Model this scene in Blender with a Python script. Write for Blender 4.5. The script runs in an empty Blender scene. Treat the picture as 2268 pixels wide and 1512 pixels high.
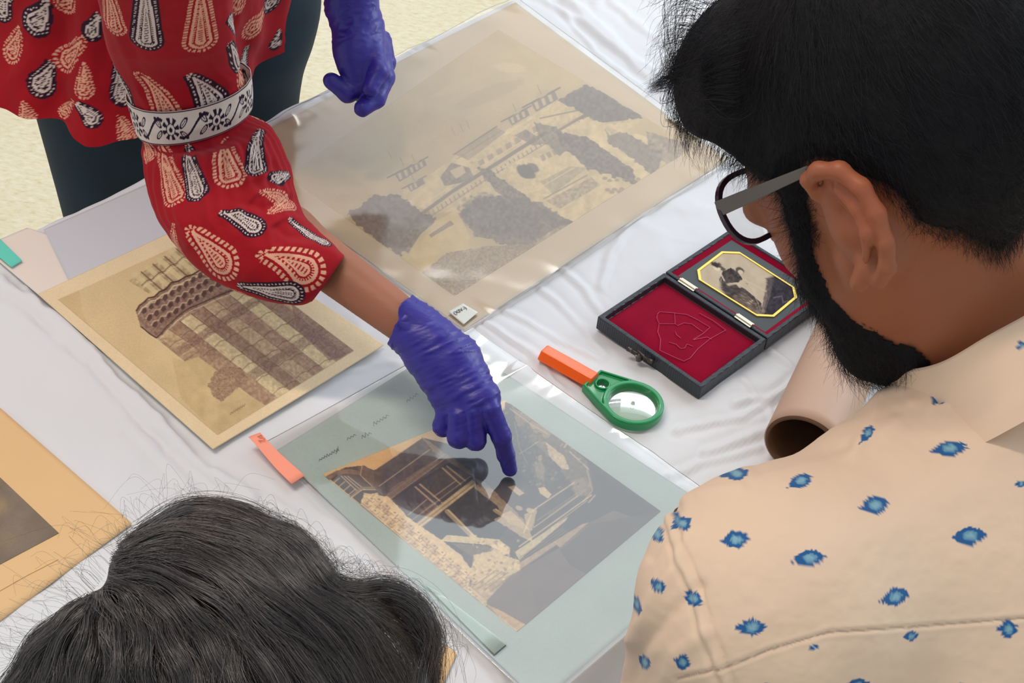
import bpy, math, numpy as np
from mathutils import Vector, Matrix
from mathutils.bvhtree import BVHTree

# ------------------------------------------------------------------ camera, light, exposure
FW, FH, FPX = 2268, 1512, 3450.0
PITCH, ROLL, CAMZ, TZ = math.radians(42.6), math.radians(6.8), 1.70, 0.75
sc = bpy.context.scene
COL = sc.collection
_fw = np.array([0, math.cos(PITCH), -math.sin(PITCH)])
_r0 = np.array([1.0, 0, 0]); _u0 = np.cross(_r0, _fw)
_r = math.cos(ROLL) * _r0 + math.sin(ROLL) * _u0
_u = -math.sin(ROLL) * _r0 + math.cos(ROLL) * _u0
CAM = np.array([0, 0, CAMZ])
cd = bpy.data.cameras.new('camera'); cam = bpy.data.objects.new('camera', cd); COL.objects.link(cam)
cd.sensor_width = 36.0; cd.lens = FPX / FW * 36.0; cd.clip_start = 0.02; cd.clip_end = 60
M = Matrix(((_r[0], _u[0], -_fw[0], 0), (_r[1], _u[1], -_fw[1], 0), (_r[2], _u[2], -_fw[2], CAMZ), (0, 0, 0, 1)))
cam.matrix_world = M
sc.camera = cam

sc.view_settings.view_transform = 'Standard'; sc.view_settings.look = 'None'
sc.view_settings.gamma = 1.0; sc.view_settings.use_curve_mapping = False
sc.view_settings.exposure = 0.22
try:
    sc.cycles.use_denoising = True
    sc.cycles.max_bounces = 8; sc.cycles.transparent_max_bounces = 12
    sc.cycles.sample_clamp_indirect = 6.0
except Exception:
    pass

wd = bpy.data.worlds.new('world'); sc.world = wd; wd.use_nodes = True
bg = wd.node_tree.nodes['Background']
bg.inputs['Color'].default_value = (0.94, 0.97, 1.0, 1); bg.inputs['Strength'].default_value = 0.56

def area_light(name, loc, target, sx, sy, power, color):
    ld = bpy.data.lights.new(name, 'AREA'); ld.shape = 'RECTANGLE'; ld.size = sx; ld.size_y = sy
    ld.energy = power; ld.color = color
    o = bpy.data.objects.new(name, ld); COL.objects.link(o)
    o.location = loc
    o.rotation_euler = (Vector(target) - Vector(loc)).to_track_quat('-Z', 'Y').to_euler()
    return o
area_light('skylight', (1.25, 3.9, 3.0), (1.25, 3.9, 0), 3.0, 3.4, 42, (0.80, 0.92, 1.0))
area_light('window_light', (2.6, 2.6, 1.9), (0.3, 1.0, 0.8), 1.4, 1.3, 34, (0.78, 0.90, 1.0))
area_light('added_panel_far', (-0.75, 4.7, 3.0), (-0.75, 4.7, 0), 1.5, 1.8, 11, (0.90, 0.95, 1.0))  # added panel, so the big sleeve's left half reflects brightness too
area_light('ceiling_light_far', (-0.35, 3.2, 2.9), (-0.35, 3.2, 0), 1.2, 0.10, 7, (1.0, 0.97, 0.92))
area_light('ceiling_light_near', (-0.9, 0.9, 2.9), (-0.9, 0.9, 0), 1.2, 0.12, 20, (1.0, 0.84, 0.70))

# ------------------------------------------------------------------ projection helpers (photo pixel <-> place)
def ray(px, py):
    px = np.asarray(px, float); py = np.asarray(py, float)
    return (_fw + ((px - FW / 2) / FPX)[..., None] * _r - ((py - FH / 2) / FPX)[..., None] * _u)
def at(px, py, d):
    return CAM + ray(px, py) * np.asarray(d, float)[..., None]
def onz(px, py, z=TZ):
    R = ray(px, py); t = (np.asarray(z, float) - CAMZ) / R[..., 2]
    return CAM + R * t[..., None]
def depth_z(px, py, z):
    return float((onz(px, py, z) - CAM) @ _fw)
def proj(P):
    D = np.asarray(P, float) - CAM; z = D @ _fw
    return FW / 2 + FPX * (D @ _r) / z, FH / 2 - FPX * (D @ _u) / z, z

# ------------------------------------------------------------------ numpy noise and drawing
def _h(ix, iy, seed):
    n = (ix.astype(np.int64) * 374761393 + iy.astype(np.int64) * 668265263 + seed * 1442695041) & 0x7fffffff
    n = ((n ^ (n >> 13)) * 1274126177) & 0x7fffffff
    return ((n ^ (n >> 16)) & 0xffff) / 65535.0
def vnoise(x, y, seed=0):
    ix = np.floor(x); iy = np.floor(y); fx = x - ix; fy = y - iy
    fx = fx * fx * (3 - 2 * fx); fy = fy * fy * (3 - 2 * fy)
    a = _h(ix, iy, seed); b = _h(ix + 1, iy, seed); c = _h(ix, iy + 1, seed); d = _h(ix + 1, iy + 1, seed)
    return (a + (b - a) * fx) * (1 - fy) + (c + (d - c) * fx) * fy
def fbm(x, y, seed=0, oct=4):
    s = 0; a = 0.5; t = 0
    for k in range(oct):
        s = s + a * vnoise(x * 2 ** k, y * 2 ** k, seed + k * 17); t += a; a *= 0.5
    return s / t
def noise3(P, f, seed=0):
    return (vnoise(P[:, 0] * f + 31, P[:, 1] * f + 7, seed) + vnoise(P[:, 1] * f + 3, P[:, 2] * f + 11, seed + 5)
            + vnoise(P[:, 2] * f + 19, P[:, 0] * f + 23, seed + 9)) / 3
def lin(c):
    c = np.asarray(c, float) / 255.0
    return np.where(c <= 0.04045, c / 12.92, ((c + 0.055) / 1.055) ** 2.4)
def smooth(a, b, x):
    t = np.clip((x - a) / (b - a), 0, 1); return t * t * (3 - 2 * t)
def seg_d(X, Y, pts):
    d = np.full(X.shape, 1e9)
    for (x0, y0), (x1, y1) in zip(pts[:-1], pts[1:]):
        dx, dy = x1 - x0, y1 - y0; L = dx * dx + dy * dy + 1e-12
        t = np.clip(((X - x0) * dx + (Y - y0) * dy) / L, 0, 1)
        d = np.minimum(d, np.hypot(X - x0 - t * dx, Y - y0 - t * dy))
    return d
def inpoly(X, Y, pts):
    ins = np.zeros(X.shape, bool); n = len(pts)
    for i in range(n):
        x0, y0 = pts[i]; x1, y1 = pts[(i + 1) % n]
        if y0 == y1: continue
        c = (y0 > Y) != (y1 > Y)
        ins ^= c & (X < (x1 - x0) * (Y - y0) / (y1 - y0) + x0)
    return ins

class Canvas:
    """a flat print, drawn as a picture in numpy; sampled once into the colours of a real sheet"""
    def __init__(s, x0, y0, x1, y1, base, k=1.5):
        s.x0, s.y0, s.k = x0, y0, k
        s.w, s.h = int((x1 - x0) * k), int((y1 - y0) * k)
        s.X, s.Y = np.meshgrid(x0 + np.arange(s.w) / k, y0 + np.arange(s.h) / k)
        s.a = np.zeros((s.h, s.w, 3)) + np.array(base, float)
    def _box(s, pts, m):
        p = np.array(pts, float)
        a = int(max(0, (p[:, 0].min() - m - s.x0) * s.k)); b = int(min(s.w, (p[:, 0].max() + m - s.x0) * s.k + 2))
        c = int(max(0, (p[:, 1].min() - m - s.y0) * s.k)); d = int(min(s.h, (p[:, 1].max() + m - s.y0) * s.k + 2))
        return (slice(c, max(c, d)), slice(a, max(a, b)))
    def _mix(s, b, m, c, tex=0, ts=6, seed=1):
        c = np.array(c, float)
        v = s.a[b]
        col = np.broadcast_to(c, v.shape)
        if tex:
            n = fbm(s.X[b] / ts, s.Y[b] / ts, seed, 3)
            col = col + ((n - 0.5) * 5.2 * tex)[..., None] * np.array([1, 0.96, 0.9])
        s.a[b] = v + (col - v) * m[..., None]
    def poly(s, pts, c, al=1.0, tex=0, ts=6, seed=1, rough=0):
        b = s._box(pts, 4)
        X, Y = s.X[b], s.Y[b]
        if X.size == 0: return
        if rough:
            X = X + (fbm(X / 9, Y / 9, 71) - 0.5) * rough * 2; Y = Y + (fbm(X / 9, Y / 9, 83) - 0.5) * rough * 2
        s._mix(b, inpoly(X, Y, pts) * al, c, tex, ts, seed)
    def line(s, pts, w, c, al=1.0):
        b = s._box(pts, w + 3)
        if s.X[b].size == 0: return
        d = seg_d(s.X[b], s.Y[b], pts)
        s._mix(b, np.clip((w / 2 + 0.5 - d), 0, 1) * al, c)
    def blob(s, x, y, rx, ry, c, al=1.0, ang=0, rough=0.0, soft=0.25, tex=0, ts=5):
        R = max(rx, ry) * 1.5; b = s._box([(x - R, y - R), (x + R, y + R)], 2)
        X, Y = s.X[b] - x, s.Y[b] - y
        if X.size == 0: return
        ca, sa = math.cos(ang), math.sin(ang)
        q = np.hypot((X * ca + Y * sa) / rx, (-X * sa + Y * ca) / ry)
        if rough: q = q + (fbm(s.X[b] / 7, s.Y[b] / 7, 5) - 0.5) * rough
        s._mix(b, (1 - smooth(1 - soft, 1 + soft * 0.2, q)) * al, c, tex, ts)
    def sample(s, px, py):
        x = np.clip((px - s.x0) * s.k, 0, s.w - 1.001); y = np.clip((py - s.y0) * s.k, 0, s.h - 1.001)
        ix = x.astype(int); iy = y.astype(int); fx = (x - ix)[..., None]; fy = (y - iy)[..., None]
        A = s.a
        return (A[iy, ix] * (1 - fx) + A[iy, ix + 1] * fx) * (1 - fy) + (A[iy + 1, ix] * (1 - fx) + A[iy + 1, ix + 1] * fx) * fy

# ------------------------------------------------------------------ objects
def link(o, parent=None):
    COL.objects.link(o)
    if parent is not None:
        o.parent = parent
        o.matrix_parent_inverse = Matrix.Translation(-Vector(parent.location)) if parent.parent is None and parent.type == "EMPTY" else Matrix.Identity(4)
    return o
def tag(o, label=None, cat=None, group=None, kind=None):
    if label: o['label'] = label
    if cat: o['category'] = cat
    if group: o['group'] = group
    if kind: o['kind'] = kind
    return o
def empty(name, loc, label, cat, group=None):
    o = bpy.data.objects.new(name, None); o.location = Vector([float(v) for v in loc]); o.empty_display_size = 0.02
    COL.objects.link(o); return tag(o, label, cat, group)
def mesh_np(name, V, Fq, mat, parent=None, smooth_=True, colors=None, uv=None):
    """V (n,3), Fq (m,4) or (m,3) index array or list of lists"""
    me = bpy.data.meshes.new(name)
    V = np.asarray(V, np.float32)
    if isinstance(Fq, np.ndarray):
        m, k = Fq.shape
        me.vertices.add(len(V)); me.vertices.foreach_set('co', V.ravel())
        me.loops.add(m * k); me.loops.foreach_set('vertex_index', Fq.astype(np.int32).ravel())
        me.polygons.add(m); me.polygons.foreach_set('loop_start', (np.arange(m) * k).astype(np.int32))
        try: me.polygons.foreach_set('loop_total', np.full(m, k, np.int32))
        except Exception: pass
        me.update(calc_edges=True)
    else:
        me.from_pydata([tuple(map(float, v)) for v in V], [], [tuple(int(i) for i in f) for f in Fq]); me.update()
    me.polygons.foreach_set('use_smooth', np.full(len(me.polygons), smooth_))
    if colors is not None:
        ca = me.color_attributes.new('Col', 'FLOAT_COLOR', 'POINT')
        c4 = np.ones((len(V), 4), np.float32); c4[:, :3] = colors
        ca.data.foreach_set('color', c4.ravel())
    me.materials.append(mat)
    return link(bpy.data.objects.new(name, me), parent)
def grid_faces(n, m, wrap=False):
    """n rows x m columns of vertices; wrap closes the columns"""
    i = np.arange(n - 1)[:, None]; j = np.arange(m if wrap else m - 1)[None, :]
    j2 = (j + 1) % m
    return np.stack([i * m + j, i * m + j2, (i + 1) * m + j2, (i + 1) * m + j], -1).reshape(-1, 4)

class MB:
    """collects simple solids into one part"""
    def __init__(s): s.V = []; s.F = []
    def add(s, V, F):
        b = len(s.V); s.V += [tuple(map(float, v)) for v in V]; s.F += [tuple(b + i for i in f) for f in F]
    def box8(s, c):   # 8 corners: bottom 4 ccw, top 4 ccw
        s.add(c, [(3, 2, 1, 0), (4, 5, 6, 7), (0, 1, 5, 4), (1, 2, 6, 5), (2, 3, 7, 6), (3, 0, 4, 7)])
    def prism(s, pts, z0, z1):
        n = len(pts)
        s.add([(p[0], p[1], z0) for p in pts] + [(p[0], p[1], z1) for p in pts],
              [tuple(range(n))[::-1], tuple(range(n, 2 * n))] + [(i, (i + 1) % n, n + (i + 1) % n, n + i) for i in range(n)])
    def tube(s, pts, r, n=12, caps=True):
        pts = [np.array(p, float) for p in pts]; rr = r if hasattr(r, '__len__') else [r] * len(pts)
        rings = []; up = np.array([0.13, 0.2, 1.0])
        for i, p in enumerate(pts):
            t = pts[min(i + 1, len(pts) - 1)] - pts[max(i - 1, 0)]; t /= np.linalg.norm(t) + 1e-12
            a = np.cross(t, up); a /= np.linalg.norm(a) + 1e-12; b = np.cross(t, a)
            rings.append([p + rr[i] * (math.cos(q) * a + math.sin(q) * b) for q in np.arange(n) * 2 * math.pi / n])
        V = [v for rg in rings for v in rg]
        F = [(i * n + j, i * n + (j + 1) % n, (i + 1) * n + (j + 1) % n, (i + 1) * n + j) for i in range(len(pts) - 1) for j in range(n)]
        if caps: F += [tuple(range(n)), tuple(range((len(pts) - 1) * n, len(pts) * n))[::-1]]
        s.add(V, F)
    def build(s, name, mat, parent=None, bevel=0, seg=2, smooth_=False):
        me = bpy.data.meshes.new(name); me.from_pydata(s.V, [], s.F); me.update()
        me.polygons.foreach_set('use_smooth', np.full(len(me.polygons), smooth_)); me.materials.append(mat)
        o = link(bpy.data.objects.new(name, me), parent)
        if bevel:
            m = o.modifiers.new('bevel', 'BEVEL'); m.width = bevel; m.segments = seg; m.limit_method = 'ANGLE'
        return o

# signed distance bodies -------------------------------------------------------
def smin(a, b, k):
    h = np.clip(0.5 + 0.5 * (b - a) / k, 0, 1); return b + (a - b) * h - k * h * (1 - h)
def smax(a, b, k): return -smin(-a, -b, k)
def cone_d(P, a, b, ra, rb):
    a = np.asarray(a, np.float32); ba = np.asarray(b, np.float32) - a; L = float(ba @ ba) + 1e-12
    t = np.clip((P - a) @ ba / L, 0, 1)
    return np.sqrt(((P - a - t[..., None] * ba) ** 2).sum(-1)) - (ra + t * (rb - ra))
def ell_d(P, c, R, rad):
    """ellipsoid; R rows are its axes"""
    q = (P - np.asarray(c, np.float32)) @ np.asarray(R, np.float32).T
    rad = np.asarray(rad, np.float32)
    k0 = np.sqrt(((q / rad) ** 2).sum(-1)); k1 = np.sqrt(((q / rad ** 2) ** 2).sum(-1)) + 1e-9
    return k0 * (k0 - 1) / k1
def nets(fn, lo, hi, h):
    lo = np.array(lo, np.float32); n = np.ceil((np.array(hi) - lo) / h).astype(int) + 1
    gx, gy, gz = [lo[i] + np.arange(n[i], dtype=np.float32) * h for i in range(3)]
    f = np.empty(n, np.float32)
    Yg, Zg = np.meshgrid(gy, gz, indexing='ij')
    step = max(1, int(400000 // (n[1] * n[2])))
    for i in range(0, n[0], step):
        xs = gx[i:i + step]
        P = np.empty((len(xs), n[1], n[2], 3), np.float32)
        P[..., 0] = xs[:, None, None]; P[..., 1] = Yg; P[..., 2] = Zg
        f[i:i + step] = fn(P.reshape(-1, 3)).reshape(len(xs), n[1], n[2])
    f[0] = f[-1] = 1; f[:, 0] = f[:, -1] = 1; f[:, :, 0] = f[:, :, -1] = 1
    s = f < 0
    c = np.zeros(n - 1, np.int8)
    for dx in (0, 1):
        for dy in (0, 1):
            for dz in (0, 1):
                c += s[dx:n[0] - 1 + dx, dy:n[1] - 1 + dy, dz:n[2] - 1 + dz]
    idx = np.argwhere((c > 0) & (c < 8))
    vid = np.full(n - 1, -1, np.int64); vid[tuple(idx.T)] = np.arange(len(idx))
    acc = np.zeros((len(idx), 3)); cnt = np.zeros(len(idx))
    for ax in range(3):
        o1, o2 = [(1, 2), (0, 2), (0, 1)][ax]
        for p in (0, 1):
            for q in (0, 1):
                a = np.zeros(3, int); a[o1] = p; a[o2] = q; b = a.copy(); b[ax] = 1
                v0 = f[tuple((idx + a).T)]; v1 = f[tuple((idx + b).T)]
                m = (v0 < 0) != (v1 < 0); t = np.where(m, v0 / np.where(m, v0 - v1, 1), 0)
                pos = a + t[:, None] * (b - a)
                acc += pos * m[:, None]; cnt += m
    V = lo + (idx + acc / cnt[:, None]) * h
    Fs = []
    for ax in range(3):
        o1, o2 = [(1, 2), (2, 0), (0, 1)][ax]
        sl0 = [slice(None)] * 3; sl1 = [slice(None)] * 3; sl0[ax] = slice(0, -1); sl1[ax] = slice(1, None)
        s0 = s[tuple(sl0)]; s1 = s[tuple(sl1)]
        for flip, mm in ((False, s0 & ~s1), (True, ~s0 & s1)):
            e = np.argwhere(mm)
            e = e[(e[:, o1] > 0) & (e[:, o2] > 0)]
            q = []
            for d1, d2 in ((0, 0), (-1, 0), (-1, -1), (0, -1)):
                w = e.copy(); w[:, o1] += d1; w[:, o2] += d2; q.append(vid[tuple(w.T)])
            q = np.stack(q, 1)
            Fs.append(q[:, ::-1] if flip else q)
    F = np.concatenate(Fs); F = F[(F >= 0).all(1)]
    return V, F
def vnormals(V, F):
    a, b, c, d = (V[F[:, k]] for k in range(4)); n = np.cross(c - a, d - b)
    N = np.zeros_like(V)
    for k in range(4): np.add.at(N, F[:, k], n)
    return N / (np.linalg.norm(N, axis=1, keepdims=True) + 1e-12)

# ------------------------------------------------------------------ materials
def new_mat(name):
    m = bpy.data.materials.new(name); m.use_nodes = True
    nt = m.node_tree; return m, nt, nt.nodes['Principled BSDF'], nt.nodes['Material Output']
def pmat(name, color, rough=0.6, metal=0, spec=0.5, sheen=0, coat=0, sss=0, bump=0, bscale=200, bdist=0.001, vary=0, vscale=8, detail=3):
    m, nt, b, out = new_mat(name)
    c = tuple(lin(color)) + (1,)
    b.inputs['Base Color'].default_value = c; b.inputs['Roughness'].default_value = rough
    b.inputs['Metallic'].default_value = metal; b.inputs['Specular IOR Level'].default_value = spec
    b.inputs['Sheen Weight'].default_value = sheen; b.inputs['Coat Weight'].default_value = coat
    if sss:
        b.inputs['Subsurface Weight'].default_value = sss; b.inputs['Subsurface Radius'].default_value = (0.012, 0.005, 0.003)
    tc = nt.nodes.new('ShaderNodeTexCoord')
    if vary:
        n = nt.nodes.new('ShaderNodeTexNoise'); n.inputs['Scale'].default_value = vscale; n.inputs['Detail'].default_value = 5
        nt.links.new(tc.outputs['Object'], n.inputs['Vector'])
        r = nt.nodes.new('ShaderNodeValToRGB'); r.color_ramp.elements[0].position = 0.3; r.color_ramp.elements[1].position = 0.7
        r.color_ramp.elements[0].color = tuple(np.array(c[:3]) * (1 - vary)) + (1,); r.color_ramp.elements[1].color = tuple(np.minimum(1, np.array(c[:3]) * (1 + vary))) + (1,)
        nt.links.new(n.outputs['Fac'], r.inputs['Fac']); nt.links.new(r.outputs['Color'], b.inputs['Base Color'])
    if bump:
        n = nt.nodes.new('ShaderNodeTexNoise'); n.inputs['Scale'].default_value = bscale; n.inputs['Detail'].default_value = detail
        nt.links.new(tc.outputs['Object'], n.inputs['Vector'])
        bp = nt.nodes.new('ShaderNodeBump'); bp.inputs['Strength'].default_value = bump; bp.inputs['Distance'].default_value = bdist
        nt.links.new(n.outputs['Fac'], bp.inputs['Height']); nt.links.new(bp.outputs['Normal'], b.inputs['Normal'])
    return m
def colmat(name, rough=0.7, spec=0.3, bump=0, bscale=300, bdist=0.0005, sheen=0, grain=0, gscale=900, sss=0):
    """reads the piece's own printed colours"""
    m, nt, b, out = new_mat(name)
    a = nt.nodes.new('ShaderNodeAttribute'); a.attribute_name = 'Col'
    tc = nt.nodes.new('ShaderNodeTexCoord')
    src = a.outputs['Color']
    if grain:
        n = nt.nodes.new('ShaderNodeTexNoise'); n.inputs['Scale'].default_value = gscale; n.inputs['Detail'].default_value = 3
        nt.links.new(tc.outputs['Object'], n.inputs['Vector'])
        mr = nt.nodes.new('ShaderNodeMapRange'); mr.inputs['To Min'].default_value = 1 - grain; mr.inputs['To Max'].default_value = 1 + grain
        mr.inputs['From Min'].default_value = 0.25; mr.inputs['From Max'].default_value = 0.75
        nt.links.new(n.outputs['Fac'], mr.inputs['Value'])
        mx = nt.nodes.new('ShaderNodeVectorMath'); mx.operation = 'SCALE'
        nt.links.new(src, mx.inputs[0]); nt.links.new(mr.outputs['Result'], mx.inputs['Scale']); src = mx.outputs['Vector']
    nt.links.new(src, b.inputs['Base Color'])
    b.inputs['Roughness'].default_value = rough; b.inputs['Specular IOR Level'].default_value = spec; b.inputs['Sheen Weight'].default_value = sheen
    if sss:
        b.inputs['Subsurface Weight'].default_value = sss; b.inputs['Subsurface Radius'].default_value = (0.010, 0.004, 0.002)
    if bump:
        n = nt.nodes.new('ShaderNodeTexNoise'); n.inputs['Scale'].default_value = bscale; n.inputs['Detail'].default_value = 4
        nt.links.new(tc.outputs['Object'], n.inputs['Vector'])
        bp = nt.nodes.new('ShaderNodeBump'); bp.inputs['Strength'].default_value = bump; bp.inputs['Distance'].default_value = bdist
        nt.links.new(n.outputs['Fac'], bp.inputs['Height']); nt.links.new(bp.outputs['Normal'], b.inputs['Normal'])
    return m
def film_mat(name, gloss_rough=0.06, k=1.0, milk=0.0, milk_col=(215, 200, 180), bump=0.3, bscale=14, bdist=0.004, ior=1.5, tint=(1, 1, 1, 1)):
    """clear polyester film: see-through, mirror-like at a slant, optionally milky"""
    m, nt, b, out = new_mat(name); nt.nodes.remove(b)
    tr = nt.nodes.new('ShaderNodeBsdfTransparent'); tr.inputs['Color'].default_value = tint; gl = nt.nodes.new('ShaderNodeBsdfGlossy'); gl.inputs['Roughness'].default_value = gloss_rough
    gl.inputs['Color'].default_value = (1, 1, 1, 1)
    fr = nt.nodes.new('ShaderNodeFresnel'); fr.inputs['IOR'].default_value = ior
    mu = nt.nodes.new('ShaderNodeMath'); mu.operation = 'MULTIPLY'; mu.inputs[1].default_value = k; mu.use_clamp = True
    nt.links.new(fr.outputs[0], mu.inputs[0])
    tc = nt.nodes.new('ShaderNodeTexCoord')
    n = nt.nodes.new('ShaderNodeTexNoise'); n.inputs['Scale'].default_value = bscale; n.inputs['Detail'].default_value = 1.5
    nt.links.new(tc.outputs['Object'], n.inputs['Vector'])
    bp = nt.nodes.new('ShaderNodeBump'); bp.inputs['Strength'].default_value = bump; bp.inputs['Distance'].default_value = bdist
    nt.links.new(n.outputs['Fac'], bp.inputs['Height']); nt.links.new(bp.outputs['Normal'], gl.inputs['Normal'])
    base = tr.outputs[0]
    if milk:
        df = nt.nodes.new('ShaderNodeBsdfDiffuse'); df.inputs['Color'].default_value = tuple(lin(milk_col)) + (1,)
        mm = nt.nodes.new('ShaderNodeMixShader'); mm.inputs[0].default_value = milk
        nt.links.new(tr.outputs[0], mm.inputs[1]); nt.links.new(df.outputs[0], mm.inputs[2]); base = mm.outputs[0]
    mx = nt.nodes.new('ShaderNodeMixShader')
    nt.links.new(mu.outputs[0], mx.inputs[0]); nt.links.new(base, mx.inputs[1]); nt.links.new(gl.outputs[0], mx.inputs[2])
    nt.links.new(mx.outputs[0], out.inputs['Surface'])
    return m

# ================================================================== SETTING
fl, nt, b, out = new_mat('speckled_linoleum')
tc = nt.nodes.new('ShaderNodeTexCoord')
n1 = nt.nodes.new('ShaderNodeTexNoise'); n1.inputs['Scale'].default_value = 55; n1.inputs['Detail'].default_value = 6; n1.inputs['Roughness'].default_value = 0.7
n2 = nt.nodes.new('ShaderNodeTexNoise'); n2.inputs['Scale'].default_value = 3; n2.inputs['Detail'].default_value = 3
mp = nt.nodes.new('ShaderNodeMapping'); mp.inputs['Scale'].default_value = (1, 2.2, 1); mp.inputs['Rotation'].default_value = (0, 0, 0.6)
nt.links.new(tc.outputs['Object'], mp.inputs['Vector']); nt.links.new(mp.outputs[0], n1.inputs['Vector']); nt.links.new(tc.outputs['Object'], n2.inputs['Vector'])
r1 = nt.nodes.new('ShaderNodeValToRGB')
for k, (p, c) in enumerate([(0.30, (204, 184, 148)), (0.44, (218, 206, 174)), (0.58, (224, 215, 188)), (0.72, (232, 228, 206))]):
    e = r1.color_ramp.elements[k] if k < 2 else r1.color_ramp.elements.new(p)
    e.position = p; e.color = tuple(lin(c)) + (1,)
nt.links.new(n1.outputs['Fac'], r1.inputs['Fac'])
mxf = nt.nodes.new('ShaderNodeMixRGB'); mxf.blend_type = 'MULTIPLY'; mxf.inputs[0].default_value = 0.35
r2 = nt.nodes.new('ShaderNodeValToRGB'); r2.color_ramp.elements[0].color = (0.86, 0.82, 0.74, 1); r2.color_ramp.elements[1].color = (1, 1, 1, 1)
r2.color_ramp.elements[0].position = 0.35; r2.color_ramp.elements[1].position = 0.65
nt.links.new(n2.outputs['Fac'], r2.inputs['Fac']); nt.links.new(r1.outputs[0], mxf.inputs[1]); nt.links.new(r2.outputs[0], mxf.inputs[2])
nt.links.new(mxf.outputs[0], b.inputs['Base Color']); b.inputs['Roughness'].default_value = 0.45
fb = MB(); fb.prism([(-4, -2.5), (4, -2.5), (4, 5.5), (-4, 5.5)], -0.05, 0.0)
tag(fb.build('floor', fl), kind='structure')

# table frame: a along the long side, n towards the camera side
TA = np.array([math.cos(math.radians(51.5)), math.sin(math.radians(51.5)), 0]); TN = np.array([TA[1], -TA[0], 0])
T0 = np.array([-0.376, 1.201, 0.0]); TW = 0.675; S0, S1 = -1.15, 1.25
def tpt(s, t, z=0.0): return T0 + TA * s + TN * t + np.array([0, 0, z])
white_lam = pmat('grey_laminate', (176, 172, 166), 0.5)
dark_metal = pmat('grey_painted_steel', (70, 70, 74), 0.4, 0.6)
table = empty('table', tpt(0, 0.33, 0), 'long work table under the white tissue cover, sheets of old photographs laid on it', 'table')
q = MB(); q.prism([tuple(tpt(s, t)[:2]) for s, t in ((S0 + .01, .012), (S0 + .01, TW - .012), (S1 - .01, TW - .012), (S1 - .01, .012))], TZ - 0.028, TZ - 0.0006)
q.build('tabletop', white_lam, table, 0.003)
for s in (S0 + 0.09, S1 - 0.09):
    for t in (0.08, TW - 0.08):
        q = MB(); q.tube([tpt(s, t, 0.0), tpt(s, t, TZ - 0.026)], 0.019, 16); q.build('leg', dark_metal, table, 0, smooth_=True)
for t in (0.08, TW - 0.08):
    q = MB(); q.tube([tpt(S0 + 0.09, t, TZ - 0.05), tpt(S1 - 0.09, t, TZ - 0.05)], 0.014, 10); q.build('rail', dark_metal, table, 0, smooth_=True)

# white tissue cover: low waves that every sheet follows, finer creases that only go down
def wave(x, y):
    return 0.0022 * (fbm(x * 4.0 + 3, y * 4.0, 11, 2) - 0.5) + 0.0012 * np.sin(9 * x + 5 * y + 1)
CZ = TZ + 0.0050
creases = [  # photo pixels of the strong creases in the tissue
    ([(0, 632), (70, 678), (150, 730), (250, 845), (350, 945), (470, 1052), (560, 1110)], 14, 1.1),
    ([(60, 640), (110, 720), (190, 800)], 10, .6),
    ([(1250, 0), (1330, 70), (1400, 130), (1450, 165)], 12, 1.0), ([(1180, 0), (1300, 60), (1440, 180)], 8, .6),
    ([(1350, 10), (1420, 60), (1480, 100)], 9, .5), ([(1230, 20), (1340, 140), (1430, 210)], 6, .4),
    ([(1560, 1010), (1700, 960), (1800, 890)], 10, .8), ([(1500, 960), (1640, 930), (1800, 830)], 8, .6),
    ([(1620, 900), (1720, 880), (1810, 800)], 8, .6), ([(1330, 700), (1290, 640), (1240, 600)], 7, .4),
    ([(1080, 720), (1180, 790), (1240, 870)], 7, .5), ([(1120, 690), (1220, 745), (1330, 800)], 7, .4),
    ([(1440, 470), (1350, 560), (1330, 640)], 8, .35), ([(1180, 800), (1240, 830), (1330, 930)], 6, .4),
    ([(1680, 1000), (1560, 1030), (1480, 1060)], 9, .6), ([(620, 880), (760, 820), (880, 800)], 9, .4),
    ([(480, 1050), (640, 1130), (760, 1230), (900, 1330)], 9, .5), ([(1060, 1440), (1120, 1512)], 8, .5),
    ([(120, 640), (300, 540), (420, 500)], 16, .35), ([(180, 700), (210, 610), (340, 470)], 12, .3),
    ([(300, 960), (420, 1090), (480, 1200)], 14, .5), ([(380, 1000), (500, 1080), (600, 1180)], 8, .4),
    ([(1200, 640), (1300, 740), (1340, 790)], 7, .3), ([(1700, 780), (1760, 820), (1800, 840)], 7, .5), ([(1640, 850), (1700, 900), (1720, 960)], 7, .4)]
ns, ntt = 760, 230
sv = np.linspace(S0, S1, ns); tv = np.linspace(0.0, TW, ntt)
Sg, Tg = np.meshgrid(sv, tv, indexing='ij')
Pg = T0 + Sg[..., None] * TA + Tg[..., None] * TN
cx, cy = Pg[..., 0], Pg[..., 1]
Pg[..., 2] = TZ
ppx, ppy, _ = proj(Pg)
hz = wave(cx, cy)
wx = cx + 0.05 * fbm(cx * 9, cy * 9, 3, 2); wy = cy + 0.05 * fbm(cx * 9 + 5, cy * 9, 4, 2)
rid = np.abs(fbm(wx * 7, wy * 9, 21, 3) - 0.5) * 2
rid2 = np.abs(fbm(wx * 24 + 9, wy * 17, 25, 3) - 0.5) * 2
cr = -0.0032 * smooth(0, 0.5, rid) - 0.0008 * smooth(0, 0.4, rid2) + 0.0034
for pts, wpx, am in creases:
    d = seg_d(ppx + 14 * (fbm(ppx / 40, ppy / 40, 9, 2) - .5), ppy + 14 * (fbm(ppx / 40, ppy / 40, 19, 2) - .5), pts)
    cr = cr + am * 0.0044 * np.exp(-(d / wpx) ** 2) - am * 0.0026 * np.exp(-((d - wpx * 1.6) / wpx) ** 2)
Z = CZ + hz + np.clip(cr, -0.004, 0.0044) - 0.0030
Z = np.maximum(Z, TZ + 0.0004)
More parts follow.
